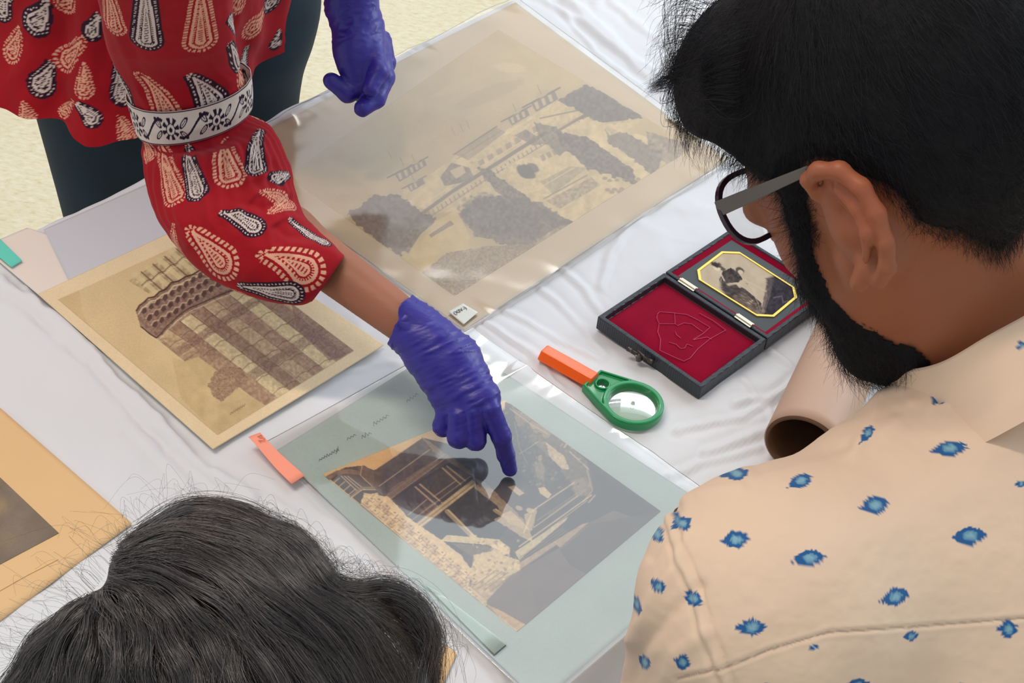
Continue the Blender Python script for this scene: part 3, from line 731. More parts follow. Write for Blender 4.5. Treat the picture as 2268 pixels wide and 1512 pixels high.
def draw_mat():
    c = Canvas(590, 730, 1540, 1560, (160, 174, 170), 0.5)
    c.a += ((fbm(c.X / 90, c.Y / 90, 14, 3) - .5) * 9)[..., None]
    c.line([(618, 996), (1000, 750)], 6, (176, 178, 174), .0)
    return c

big = empty('mounted_photograph', onz(1080, 360, TZ), 'large faded photograph of a long domed building among trees, far side of the table', 'photograph', 'old architectural photographs')
slab('mount', [(486, 338), (1030, 726), (1612, 350), (1142, 6)], 0.0003, 0.0006, pmat('beige_backing', (226, 208, 178), .8, bump=.15, bscale=60, bdist=.001), big, 50, 50)
slab('print', SHEETS['print_big'], 0.0008, 0.0006, print_mat, big, 470, 330, draw_big(), gain=1.55)
mina = empty('mounted_photograph', onz(470, 740, TZ), 'sepia photograph of a fluted stone tower with balcony, under the red sleeve', 'photograph', 'old architectural photographs')
slab('print', SHEETS['minaret'], 0.0024, 0.0010, print_mat, mina, 420, 300, draw_minaret(), gain=1.08)
low = empty('mounted_photograph', onz(1080, 1120, TZ), 'photograph of a columned hall on a grey-blue mount, touched by the gloved finger', 'photograph', 'old architectural photographs')
slab('mount', SHEETS['mat'], 0.0008, 0.0008, colmat('grey_blue_card', 0.8, 0.2, grain=0.04, gscale=400), low, 90, 90, draw_mat(), gain=1.35)
slab('print', [(714, 1048), (1145, 1397), (1463, 1132), (1119, 886)], 0.0014, 0.0005, print_mat, low, 380, 330, draw_low(), gain=1.2)
# handwriting in pencil and ink on the grey mount
ink = pmat('ink', (96, 108, 108), 0.8)
def write(pts_list, off, w, mat, name, parent, zf=None):
    mb = MB()
    for pts in pts_list:
        for (x0, y0), (x1, y1) in zip(pts[:-1], pts[1:]):
            a = onz(x0, y0, TZ + .006); b_ = onz(x1, y1, TZ + .006); d = b_ - a; n = np.array([-d[1], d[0], 0]); n = n / (np.linalg.norm(n) + 1e-9) * w / 2
            a[2] = CZ + wave(a[0], a[1]) + off; b_[2] = CZ + wave(b_[0], b_[1]) + off
            z = np.array([0, 0, 0.0002]); mb.box8([a - n, a + n, b_ + n, b_ - n, a - n + z, a + n + z, b_ + n + z, b_ - n + z])
    o_ = mb.build(name, mat, parent); o_['kind'] = 'stuff'; return o_
def scribble(x, y, dx, dy, n, h, seed):
    rng = np.random.RandomState(seed); P = []
    for k in range(n):
        t = k / (n - 1); s_ = (-1) ** k * h * (.5 + .5 * rng.rand())
        P.append((x + dx * t + s_ * .25, y + dy * t - abs(s_) if k % 2 else y + dy * t + rng.rand() * 1.5))
    return P
write([scribble(706, 1018, 44, -24, 17, 6, 1), [(748, 986), (749, 992), (746, 998), (744, 1002)]], 0.0009, 0.0005, ink, 'handwriting', low)
write([scribble(768, 972, 20, -12, 7, 5, 2), scribble(800, 968, 22, -10, 7, 9, 3), scribble(826, 940, 34, -22, 11, 7, 4), scribble(900, 888, 26, -16, 9, 6, 5)], 0.0009, 0.0004, ink, 'handwriting', low)

board = empty('mounted_photograph', onz(60, 1130, TZ), 'dim dark photograph on a wide tan board at the left edge of the table', 'photograph', 'old architectural photographs')
tan_card = pmat('tan_board', (222, 184, 134), 0.75, bump=.1, bscale=500, vary=.04)
slab('mount', SHEETS['board_left'], 0.0014, 0.0016, tan_card, board, 30, 30)
c = Canvas(-200, 1000, 200, 1340, (122, 108, 94), 0.7)
c.a += ((fbm(c.X / 40, c.Y / 40, 2, 3) - .5) * 22)[..., None]; c.blob(-5, 1120, 34, 26, (158, 136, 92), .6, 0, .4, 1.0); c.blob(10, 1190, 50, 40, (140, 122, 94), .5, 0, .4, 1.0)
slab('print', [(-160, 1120), (-40, 1275), (131, 1184), (-2, 1058)], 0.0018, 0.0004, print_mat, board, 110, 110, c)
write([[(0, 1312), (60, 1278), (130, 1242)]], 0.0015, 0.0004, pmat('pencil_line', (176, 140, 100), .8), 'ruled_line', board)

o = slab('folder', [(760, 1640), (900, 1700), (1012, 1444), (985, 1424)], 0.0010, 0.001, tan_card, None, 12, 12)
tag(o, 'tan card folder whose corner shows beside the dark curls at the bottom', 'folder')
tiss2 = pmat('grey_white_tissue', (196, 196, 202), 0.6, bump=.25, bscale=30, bdist=.002)
o = slab('interleaving_tissue', [(97, 509), (165, 650), (505, 500), (340, 400)], 0.0013, 0.0004, tiss2, None, 40, 40)
tag(o, 'bluish tissue sheet tucked under the far edge of the stone tower photograph', 'tissue sheet')
pinkish = pmat('warm_glassine', (226, 214, 204), 0.5, bump=.2, bscale=22, bdist=.003)
o = slab('glassine_sheet', [(-40, 548), (140, 700), (330, 590), (60, 505)], 0.0009, 0.0003, pinkish, None, 40, 40)
tag(o, 'warm-toned translucent sheet at the far left table edge, beneath the green tape', 'paper sheet')

# clear sleeves ---------------------------------------------------------------
film_hazy = film_mat('hazy_polyester', 0.12, 1.3, milk=0.12, milk_col=(236, 222, 196), bump=0.30, bscale=16, bdist=0.006)
film_clear = film_mat('clear_polyester', 0.045, 2.5, milk=0.08, milk_col=(226, 236, 234), bump=0.22, bscale=9, bdist=0.004)
def ripple(amp, f, seed, far=0):
    def fn(P):
        x, y = P[..., 0], P[..., 1]
        r = amp * (fbm(x * f, y * f, seed, 2) - .2)
        return r
    return fn
def edge_lift(corners, which, amp, n, seed):
    """buckles along one side of a sleeve"""
    A, B_ = [onz(*corners[i], TZ + .006)[:2] for i in which]
    d = (B_ - A) / np.linalg.norm(B_ - A); L = np.linalg.norm(B_ - A)
    def fn(P):
        r = P[..., :2] - A; s = (r @ d) / L; t = np.abs(r[..., 0] * d[1] - r[..., 1] * d[0])
        return amp * np.exp(-(t / .022) ** 2) * (0.5 + 0.5 * np.sin(s * n * 6.28 + 9 * fbm(s * 4, s * 0, seed))) ** 2
    return fn
sb = SHEETS['sleeve_big']; e1 = edge_lift(sb, (0, 3), .0030, 3.3, 3); e2 = edge_lift(sb, (1, 2), .0010, 5, 5); rp = ripple(.0016, 11, 31)
o = slab('photo_sleeve', sb, 0.0016, 0.0003, film_hazy, None, 220, 200, lift=lambda P: np.maximum(0, rp(P)) + e1(P) + e2(P))
tag(o, 'large hazy plastic sleeve over the faded photograph of the domed building', 'plastic sleeve', 'plastic photo sleeves')
sl = SHEETS['sleeve_low']; e3 = edge_lift(sl, (3, 2), .0019, 2.2, 13); e4 = edge_lift(sl, (1, 2), .0006, 5, 15); rp2 = ripple(.0014, 9, 41)
o = slab('photo_sleeve', sl, 0.0022, 0.0003, film_clear, None, 220, 220, lift=lambda P: np.maximum(0, rp2(P)) + e3(P))
tag(o, 'glossy clear plastic sleeve over the grey-blue mount under the pointing finger', 'plastic sleeve', 'plastic photo sleeves')
mint = film_mat('mint_film_strip', .2, 1.0, milk=.55, milk_col=(200, 222, 216), bump=.1)
o = slab('corner_strip', [(940, 1296), (1094, 1452), (1122, 1428), (962, 1306)], 0.0042, 0.0003, mint, None, 40, 6)
tag(o, 'pale mint plastic strip along the near left edge of the clear sleeve', 'plastic strip')

# notes, tape, labels ---------------------------------------------------------
salmon = pmat('salmon_paper', (255, 160, 134), 0.75)
def curl(P):
    px, py, _ = proj(P); return 0.006 * smooth(620, 548, px)
o = slab('sticky_note', [(551, 985), (646, 1077), (675, 1058), (577, 971)], 0.0050, 0.0002, salmon, None, 30, 10, lift=curl)
note = o; tag(o, 'salmon pink sticky note strip on the corner of the clear sleeve', 'sticky note')
pk = pmat('red_brown_ink', (206, 120, 100), .8)
teal = pmat('teal_tape', (96, 204, 184), 0.55)
o = slab('tape', [(-42, 540), (26, 598), (50, 583), (-4, 530)], 0.0036, 0.0003, teal, None, 24, 12)
tag(o, 'strip of sea-green tape at the far left edge of the table', 'tape')
lab_m = pmat('label_paper', (222, 226, 218), 0.7)
lab1 = empty('label', onz(1525, 290, TZ), 'small white label with upside-down numerals, beside the bearded man\'s fringe', 'label', 'paper labels')
slab('paper', [(1472, 262), (1541, 311), (1562, 292), (1498, 262)], 0.0046, 0.0002, lab_m, lab1, 12, 12)
black_ink = pmat('black_ink', (52, 56, 60), .7)
lab2 = empty('label', onz(1022, 695, TZ), 'small white label on the big sleeve next to the blue glove cuff', 'label', 'paper labels')
slab('paper', [(992, 695), (1026, 724), (1058, 697), (1024, 677)], 0.0046, 0.0002, lab_m, lab2, 12, 12)
def text_on(txt, px, py, px2, py2, size, off, mat, parent):
    """flat lettering lying on a sheet; px..px2 is the direction the words run"""
    cu = bpy.data.curves.new('lettering', 'FONT'); cu.body = txt; cu.size = size; cu.extrude = 0.00008; cu.align_x = 'CENTER'; cu.align_y = 'CENTER'
    a = onz(px, py, TZ + .006); b_ = onz(px2, py2, TZ + .006); ang = math.atan2(b_[1] - a[1], b_[0] - a[0])
    tmp = bpy.data.objects.new('tmp', cu); COL.objects.link(tmp); me = bpy.data.meshes.new_from_object(tmp.evaluated_get(bpy.context.evaluated_depsgraph_get())); bpy.data.objects.remove(tmp)
    me.materials.clear(); me.materials.append(mat)
    o = bpy.data.objects.new('lettering', me); o.location = Vector(a) ; o.location.z = CZ + float(wave(a[0], a[1])) + off
    o.rotation_euler = (0, 0, ang); return link(o, parent)
text_on('XII-8', 1512, 284, 1480, 262, 0.0105, 0.0050, black_ink, lab1)
text_on('(XIV-)', 1018, 694, 1040, 682, 0.0058, 0.0050, black_ink, lab2)
text_on('P2', 577, 986, 590, 1000, 0.008, 0.0096, pk, note)

# ------------------------------------------------------------------ velvet lined case with a portrait
leather, nt, b, out = new_mat('black_leatherette')
b.inputs['Base Color'].default_value = tuple(lin((40, 48, 56))) + (1,); b.inputs['Roughness'].default_value = 0.42
tc = nt.nodes.new('ShaderNodeTexCoord'); vo = nt.nodes.new('ShaderNodeTexWave'); vo.inputs['Scale'].default_value = 130; vo.inputs['Distortion'].default_value = 6; vo.inputs['Detail'].default_value = 3
bp = nt.nodes.new('ShaderNodeBump'); bp.inputs['Strength'].default_value = 0.5; bp.inputs['Distance'].default_value = 0.0006
mpg = nt.nodes.new('ShaderNodeMapping'); mpg.inputs['Rotation'].default_value = (0, 0, .9)
nt.links.new(tc.outputs['Object'], mpg.inputs[0]); nt.links.new(mpg.outputs[0], vo.inputs['Vector']); nt.links.new(vo.outputs['Fac'], bp.inputs['Height']); nt.links.new(bp.outputs['Normal'], b.inputs['Normal'])
velvet = pmat('crimson_velvet', (138, 0, 40), 0.95, spec=.1, sheen=.06, bump=.25, bscale=1500, vary=.12, vscale=30)
velvet_line = pmat('pressed_velvet', (190, 70, 104), 0.9, spec=.1)
gold = pmat('gilt_brass', (236, 200, 92), 0.35, 0.6)
silver = pmat('hinge_metal', (214, 206, 184), 0.3, 0.9)
grey_mat = pmat('slate_card', (74, 80, 84), 0.7, bump=.1, bscale=600)
case = empty('portrait_case', onz(1550, 690, TZ), 'open black case lined with crimson velvet, gilt-framed portrait in its lid', 'case')
HB = 0.0145; zt = TZ + .006 + HB
def frame_of(Lp, Bp, Rp, Tp, z):
    L, B, R, T = [onz(*p, z) for p in (Lp, Bp, Rp, Tp)]
    c = (L + B + R + T) / 4; e1 = ((B - L) + (R - T)) / 2; e2 = ((T - L) + (R - B)) / 2
    l1, l2 = np.linalg.norm(e1), np.linalg.norm(e2); e1 /= l1; e2 = e2 - (e2 @ e1) * e1; e2 /= np.linalg.norm(e2)
    return c, e1, e2, l1, l2
ct, E1, E2, l1, l2 = frame_of((1321, 699), (1551, 856), (1701, 753), (1474, 604), zt)
def loc(c, a, b_, z): return c + E1 * a + E2 * b_ + np.array([0, 0, z - c[2]])
def tray(c, w, d, name, z0, z1, rim, floor_z, parent, rimmat):
    mb = MB(); W2, D2 = w / 2, d / 2
    o_ = [(-W2, -D2), (W2, -D2), (W2, D2), (-W2, D2)]; i_ = [(-W2 + rim, -D2 + rim), (W2 - rim, -D2 + rim), (W2 - rim, D2 - rim), (-W2 + rim, D2 - rim)]
    V = [loc(c, *p, z0) for p in o_] + [loc(c, *p, z1) for p in o_] + [loc(c, *p, z1) for p in i_] + [loc(c, *p, floor_z) for p in i_]
    F = [(3, 2, 1, 0)]
    for k in range(4):
        k2 = (k + 1) % 4
        F += [(k, k2, 4 + k2, 4 + k), (4 + k, 4 + k2, 8 + k2, 8 + k), (8 + k, 8 + k2, 12 + k2, 12 + k)]
    F += [(12, 13, 14, 15)]
    mb.add(V, F); return mb.build(name, rimmat, parent, 0.0011, 3)
z0 = TZ + .0056
tray(ct, l1, l2, 'tray', z0, zt, 0.0048, zt - .0068, case, leather)
# velvet pad, slightly domed
nn = 60
u = np.linspace(-1, 1, nn); U, Vv = np.meshgrid(u, u, indexing='ij')
pw, pd = l1 / 2 - .0052, l2 / 2 - .0052
Pz = zt - .0066 + .0030 * (1 - np.abs(U) ** 6) * (1 - np.abs(Vv) ** 6)
PP = ct + (U * pw)[..., None] * E1 + (Vv * pd)[..., None] * E2; PP[..., 2] = Pz
mesh_np('velvet_pad', PP.reshape(-1, 3), grid_faces(nn, nn), velvet, case)
def emb(pts): return [(1150 + x / 2.907, 480 + y / 2.907) for x, y in pts]
outl = [[(890, 625), (905, 612), (1000, 620), (1080, 630), (1150, 665), (1228, 712), (1180, 755), (1118, 792)], [(1000, 620), (1004, 690), (900, 690), (885, 650), (890, 625)], [(1004, 690), (1020, 702), (1060, 684), (1110, 690), (1180, 740)],
        [(900, 690), (892, 740), (910, 790), (905, 860), (1000, 905), (1060, 930), (1100, 910), (1150, 850), (1230, 785), (1330, 730), (1250, 670), (1160, 622)], [(1004, 738), (1012, 760), (1040, 782)], [(965, 808), (1010, 822), (1040, 850), (1066, 845), (1080, 820), (1120, 835)], [(1120, 792), (1210, 775), (1240, 790)]]
def strokes(name, lists, z, w, mat, parent):
    mb = MB()
    for pts in lists:
        mb.tube([onz(x, y, z) for x, y in emb(pts)], w / 2, 6)
    return mb.build(name, mat, parent, smooth_=True)
tag(strokes('pressed_outline', outl, zt - .0032, .0009, velvet_line, case), 'faint lighter outline pressed into the velvet')
# lid
cl, _, _, w2, d2 = frame_of((1478, 598), (1706, 744), (1800, 688), (1613, 503), zt)
T_far = onz(1613, 503, zt); hin = ct + E2 * (l2 / 2 + .0012)
d2 = (T_far - hin) @ E2
cl = hin + E2 * (d2 / 2 + .0004); cl[2] = zt
tray(cl, l1, d2, 'lid', z0, zt, 0.0042, zt - .0048, case, leather)
def rect_ring(c, w, d, inner, z0_, z1_, mat, name):
    mb = MB(); W2, D2 = w / 2, d / 2; Wi, Di = W2 - inner, D2 - inner
    V = [loc(c, *p, z1_) for p in ((-W2, -D2), (W2, -D2), (W2, D2), (-W2, D2))] + [loc(c, *p, z0_) for p in ((-Wi, -Di), (Wi, -Di), (Wi, Di), (-Wi, Di))] + [loc(c, *p, z0_ - .001) for p in ((-W2, -D2), (W2, -D2), (W2, D2), (-W2, D2))]
    mb.add(V, [(k, (k + 1) % 4, 4 + (k + 1) % 4, 4 + k) for k in range(4)] + [(8 + k, 8 + (k + 1) % 4, (k + 1) % 4, k) for k in range(4)])
    return mb.build(name, mat, case)
rect_ring(cl, l1 - .0082, d2 - .0082, .0054, zt - .0042, zt - .0012, velvet, 'velvet_border')
mb = MB(); W2, D2 = l1 / 2 - .0078, d2 / 2 - .0078
mb.box8([loc(cl, *p, zt - .0050) for p in ((-W2, -D2), (W2, -D2), (W2, D2), (-W2, D2))] + [loc(cl, *p, zt - .0040) for p in ((-W2, -D2), (W2, -D2), (W2, D2), (-W2, D2))])
mb.build('portrait_mount', grey_mat, case)
octo = [(1145, 318), (1303, 226), (1412, 232), (1760, 455), (1786, 525), (1640, 645), (1532, 640), (1152, 408)]
octo = [(1145, 345), (1303, 226), (1418, 230), (1772, 458), (1788, 524), (1640, 647), (1530, 642), (1155, 408)]
ow = [onz(x, y, zt - .0036) for x, y in emb(octo)]; oc = np.mean(ow, 0); oi = [oc + (p - oc) * .945 for p in ow]
mb = MB(); n = 8; dz = np.array([0, 0, .0009])
mb.add([p + dz for p in ow] + [p + dz for p in oi] + ow + [p - dz * .4 for p in oi], [(k, (k + 1) % n, n + (k + 1) % n, n + k) for k in range(n)] + [(2 * n + k, 2 * n + (k + 1) % n, (k + 1) % n, k) for k in range(n)] + [(n + k, n + (k + 1) % n, 3 * n + (k + 1) % n, 3 * n + k) for k in range(n)])
mb.build('gilt_frame', gold, case)
# portrait: a seated figure, drawn
pc = Canvas(1530, 540, 1790, 715, (188, 172, 148), 2.0)
E = lambda p: emb([p])[0]
pc.a += ((fbm(pc.X / 14, pc.Y / 14, 6, 3) - .5) * 22)[..., None]
dk = (58, 48, 46)
pc.poly(emb([(1590, 390), (1640, 375), (1800, 470), (1800, 540), (1640, 660), (1560, 640), (1600, 520)]), (36, 30, 42), .95, 12, 5)
pc.poly(emb([(1600, 385), (1640, 378), (1620, 500), (1580, 620), (1560, 600)]), (96, 84, 84), .8, 10)
pc.poly(emb([(1290, 400), (1310, 350), (1360, 330), (1400, 350), (1440, 400), (1400, 430), (1500, 500), (1560, 560), (1560, 620), (1460, 620), (1330, 530), (1300, 470)]), dk, .95, 16, 5, rough=1.5)
pc.poly(emb([(1345, 520), (1440, 480), (1540, 560), (1590, 610), (1560, 640), (1480, 625)]), (110, 94, 82), .8, 26, 3)
pc.blob(*E((1272, 325)), 11, 7, (214, 198, 172), 1, .7); pc.blob(*E((1262, 308)), 12, 5, (48, 38, 36), 1, .5)
pc.poly(emb([(1250, 300), (1285, 295), (1330, 340), (1310, 352), (1290, 330)]), (48, 38, 36), .7)
pc.blob(*E((1420, 345)), 11, 8, (84, 72, 64), 1, .4, .4); pc.blob(*E((1425, 355)), 7, 5, (210, 194, 170), .9, .4, .3)
pc.line(emb([(1295, 360), (1320, 410)]), 3, (206, 190, 164), .9); pc.line(emb([(1345, 435), (1400, 428), (1420, 450)]), 5, (200, 184, 158), .9)
pc.line(emb([(1300, 400), (1290, 460), (1320, 490)]), 3, (176, 158, 132), .8); pc.line(emb([(1440, 400), (1590, 480)]), 3, (196, 180, 156), .8)
pc.line(emb([(1470, 440), (1510, 500), (1540, 560)]), 2, (180, 164, 140), .7); pc.line(emb([(1470, 560), (1500, 540)]), 3, (206, 190, 160), .8)
pc.line(emb([(1640, 520), (1690, 510), (1700, 550), (1740, 540)]), 2, (128, 120, 124), .8)
cvt = [oc + (p - oc) * .96 for p in ow]
nr = 60; ang8 = [p for p in cvt]
ring = []
for k in range(8):
    for t in np.linspace(0, 1, 16, endpoint=False): ring.append(ang8[k] * (1 - t) + ang8[(k + 1) % 8] * t)
ring = np.array(ring); V = np.concatenate([oc + (ring - oc) * (r_ / nr) for r_ in range(1, nr + 1)]); m = len(ring)
V = np.concatenate([V, oc[None]]); V[:, 2] = zt - .0034
F = [tuple(f) for f in grid_faces(nr, m, True)] + [(m * nr, k, (k + 1) % m) for k in range(m)]
px, py, _ = proj(V)
o = mesh_np('portrait', V, F, colmat('portrait_print', .55, .15), case, True, lin(pc.sample(px, py).clip(0, 255)))
# hinges and clasp
for p0, p1 in (((1506, 618), (1541, 641)), ((1631, 697), (1666, 721))):
    mb = MB(); a = onz(*p0, zt + .001); b_ = onz(*p1, zt + .001)
    mb.tube([a, b_], .0016, 12); e = E2 * .0036
    mb.box8([a - e - [0, 0, .0008], b_ - e - [0, 0, .0008], b_ + e - [0, 0, .0008], a + e - [0, 0, .0008], a - e, b_ - e, b_ + e, a + e])
    mb.build('hinge', silver, case, .0002)
a = onz(1393, 770, zt - .004) - E2 * .0018; b_ = onz(1450, 800, zt - .006) - E2 * .0018
pew = pmat('dark_pewter', (92, 84, 78), .35, .8)
mb = MB(); mid = (a + b_) / 2
mb.tube([a, a * .8 + b_ * .2], .0022, 10); mb.tube([b_ * .8 + a * .2, b_], .0022, 10)
mb.tube([a, b_], .0012, 8); mb.tube([mid - E2 * .003 + [0, 0, .002], mid - E2 * .001 + [0, 0, -.004]], .0030, 10)
mb.tube([mid + E1 * .004, mid + E1 * .004 + [0, 0, .004] - E2 * .002, mid - E1 * .003 + [0, 0, .005] - E2 * .002], .0009, 8)
mb.build('clasp', pew, case, smooth_=True)

# ------------------------------------------------------------------ magnifying glass
mag = empty('magnifying_glass', onz(1380, 880, TZ), 'green ringed magnifying glass with an orange handle lying on the tissue', 'magnifying glass')
cR = onz(1402, 893, TZ + .013); hA = onz(1309, 841, TZ + .011); ax = hA - cR; ax[2] = 0; Ln = np.linalg.norm(ax); ax /= Ln; sd = np.array([-ax[1], ax[0], 0])
RO = 0.0268; RI = 0.0218; zc = TZ + .0105
def mag_f(P):
    q = P - cR.astype(np.float32); x = q @ ax; y = q @ sd; z = P[:, 2] - zc
    r = np.hypot(x, y)
    # teardrop outline: ring and neck joined by tangents
    h_ = Ln + .004; b_ = (RO - .0112) / h_; a_ = math.sqrt(1 - b_ * b_); ya = np.abs(y); k_ = -b_ * ya + a_ * x
    d = np.where(k_ < 0, r - RO, np.where(k_ > a_ * h_, np.hypot(x - h_, y) - .0112, a_ * ya + b_ * x - RO)); d = np.maximum(d, x - Ln)
    hole = RI - r; x2 = x - Ln * .73; hole2 = .0052 - np.hypot(x2, y)
    rim = np.abs(z) - .0048; core = np.maximum(np.abs(z) - .0026, 0)
    dd = smax(d, np.abs(z) - .0048, .002)
    # recessed web between ring and neck
    web = np.maximum.reduce([np.maximum(d + .0026, -(r - RO + .0004)), -(np.hypot(x2, y) - .0068), .0022 - z])
    dd = smax(dd, -web, .0012)
    dd = smax(dd, hole, .0015); return smax(dd, hole2, .001)
V, F = nets(mag_f, [cR[0] - .045, cR[1] - .045, zc - .007], [cR[0] + .045, cR[1] + .045, zc + .007], .00055)
green = pmat('green_plastic', (0, 138, 76), 0.28, coat=.2)
mesh_np('frame', V, F, green, mag)
orange, nt, b, out = new_mat('orange_translucent_plastic')
b.inputs['Base Color'].default_value = tuple(lin((255, 104, 14))) + (1,); b.inputs['Roughness'].default_value = 0.22
b.inputs['Subsurface Weight'].default_value = .5; b.inputs['Subsurface Radius'].default_value = (.02, .006, .002)
hB = onz(1203, 782, TZ + .011); dirn = hB - hA; dirn[2] = 0; Lh = np.linalg.norm(dirn); dirn /= Lh; up = np.array([0, 0, 1.0]); ss = np.cross(dirn, up)
mb = MB(); rings = []
for t, s_ in ((-.003, 1.0), (0, 1.0), (Lh * .5, 1.02), (Lh - .001, 1.0), (Lh, .9)):
    rings.append([hA + dirn * t + [0, 0, zc - hA[2] + .0006] + ss * math.cos(q_) * .0098 * s_ + up * math.sin(q_) * .0078 * s_ for q_ in (np.arange(6) + 0) * math.pi / 3])
V = [v for r_ in rings for v in r_]; F = [(i * 6 + j, i * 6 + (j + 1) % 6, (i + 1) * 6 + (j + 1) % 6, (i + 1) * 6 + j) for i in range(4) for j in range(6)] + [tuple(range(6))[::-1], tuple(range(24, 30))]
mb.add(V, F); mb.build('handle', orange, mag, .0007, 3)
glass = film_mat('lens_glass', .02, .5, milk=.04, milk_col=(205, 226, 205), bump=0, ior=1.5, tint=(.88, .93, .88, 1))
def lens(cx_, R, name, h):
    n, m = 14, 48; V = []
    for sgn in (1, -1):
        for i in range(n):
            r_ = R * (i + 1) / n; zz = zc + sgn * h * (1 - (r_ / R) ** 2)
            V += [cx_ + r_ * (math.cos(q_) * ax + math.sin(q_) * sd) + [0, 0, zz - cx_[2]] for q_ in np.arange(m) * 2 * math.pi / m]
    V = np.array(V); Fg = grid_faces(n, m, True); F = [tuple(f) for f in Fg] + [tuple(f[::-1] + n * m) for f in Fg]
    k = len(V); V = np.concatenate([V, [cx_ + [0, 0, zc + h - cx_[2]], cx_ + [0, 0, zc - h - cx_[2]]]])
    F += [(k, j, (j + 1) % m) for j in range(m)] + [(k + 1, n * m + (j + 1) % m, n * m + j) for j in range(m)]
    return mesh_np(name, V, F, glass, mag)
lens(cR.copy(), RI + .0003, 'lens', .0030); lens(cR + ax * Ln * .73, .0054, 'small_lens', .001)

# ------------------------------------------------------------------ roll of tissue on a brown core
roll = empty('paper_roll', onz(1800, 960, TZ), 'roll of tissue paper on a brown core, beyond the cream shirt\'s shoulder', 'paper roll')
RR = 0.031; c0 = at(1775, 992, depth_z(1775, 992, TZ + RR + .005)); c0[2] = TZ + RR + .0065
c1 = onz(1905, 640, TZ + RR); dr = c1 - c0; dr[2] = 0; dr /= np.linalg.norm(dr)
dr = np.array([math.cos(math.radians(70)), math.sin(math.radians(70)), 0]); LR = .34
sr = np.cross(dr, up)
kraft = pmat('kraft_core', (96, 66, 46), .8, vary=.15, vscale=60)
paper_r = pmat('rolled_tissue', (184, 154, 134), .6, bump=.35, bscale=16, bdist=.004)
def shell(ro, ri, L0, L1, name, mat, wob=0):
    m = 72; V = []; st = np.linspace(L0, L1, 30)
    for rr_, sts in ((ro, st), (ri, st[::-1])):
        for s_ in sts:
            for k in range(m):
                q_ = 2 * math.pi * k / m; r_ = rr_ * (1 + wob * (0.5 * math.sin(3 * q_ + s_ * 20) + math.sin(q_ * 2 + 4 * s_)))
                V.append(c0 + dr * s_ + sr * math.cos(q_) * r_ + up * math.sin(q_) * r_)
    n = 60; F = grid_faces(n, m, True); last = np.stack([(n - 1) * m + np.arange(m), (n - 1) * m + (np.arange(m) + 1) % m, (np.arange(m) + 1) % m, np.arange(m)], 1)
    return mesh_np(name, V, np.concatenate([F, last]), mat, roll)
shell(RR, RR - .0022, 0, LR, 'core', kraft); shell(RR + .0016, RR + .0002, .0015, LR - .002, 'wound_tissue', paper_r, .01)

# ================================================================== PEOPLE
def catmull(K, t):
    K = np.asarray(K, float); n = len(K); t = np.clip(t, 0, 1) * (n - 1); i = np.minimum(t.astype(int), n - 2); f = (t - i)[:, None]
    p0 = K[np.maximum(i - 1, 0)]; p1 = K[i]; p2 = K[i + 1]; p3 = K[np.minimum(i + 2, n - 1)]
    return 0.5 * (2 * p1 + (p2 - p0) * f + (2 * p0 - 5 * p1 + 4 * p2 - p3) * f * f + (3 * p1 - p0 - 3 * p2 + p3) * f ** 3)
def ring_angles(m):
    k = int(m * .82); return np.r_[np.linspace(-.15, math.pi + .15, k, endpoint=False), np.linspace(math.pi + .15, 2 * math.pi - .15, m - k, endpoint=False)]
def loft(rings, n, m, disp=None, arc=False, droop=None):
    """rings: photo pixels of the left and right outline, depth, thickness ratio; returns n x m points"""
    K = np.array([r if len(r) == 6 else tuple(r) + (.8,) for r in rings], float)
    if arc:
        c = (K[:, :2] + K[:, 2:4]) / 2; s = np.r_[0, np.cumsum(np.hypot(*(np.diff(c, axis=0).T)))]; s /= s[-1]
        tt = np.interp(np.linspace(0, 1, n), s, np.linspace(0, 1, len(K)))
    else: tt = np.linspace(0, 1, n)
    G = catmull(K, tt)
    Lw = at(G[:, 0], G[:, 1], G[:, 4]); Rw = at(G[:, 2], G[:, 3], G[:, 4]); c = (Lw + Rw) / 2; a1 = (Rw - Lw) / 2
    vd = CAM - c; vd /= np.linalg.norm(vd, axis=1, keepdims=True)
    w = np.linalg.norm(a1, axis=1, keepdims=True); a1n = a1 / w
    vd = vd - (vd * a1n).sum(1, keepdims=True) * a1n; vd /= np.linalg.norm(vd, axis=1, keepdims=True)
    th = ring_angles(m)
    D = np.cos(th)[None, :, None] * a1[:, None] + np.sin(th)[None, :, None] * (vd * w * G[:, 5:6])[:, None]
    P = c[:, None] + D
    if droop is not None:
        ad = np.gradient(c, axis=0); ad /= np.linalg.norm(ad, axis=1, keepdims=True)
        P = P + np.sin(th)[None, :, None] * (ad * w * (droop(tt) if callable(droop) else droop)[:, None] if callable(droop) else ad * w * droop)[:, None]
    if disp is not None:
        px, py, _ = proj(P); N = D / np.linalg.norm(D, axis=2, keepdims=True)
        P = P + N * disp(px, py, th[None, :] + 0 * px, tt[:, None] + 0 * px)[..., None]
    return P, th
def grid_normals(P, wrap=True):
    du = np.gradient(P, axis=0); dv = (np.roll(P, -1, 1) - np.roll(P, 1, 1)) if wrap else np.gradient(P, axis=1)
    N = np.cross(dv, du); N /= np.linalg.norm(N, axis=2, keepdims=True) + 1e-12
    c = P.mean(1, keepdims=True); s = np.sign(((P - c) * N).sum(2, keepdims=True)); return N * np.where(s == 0, 1, s)

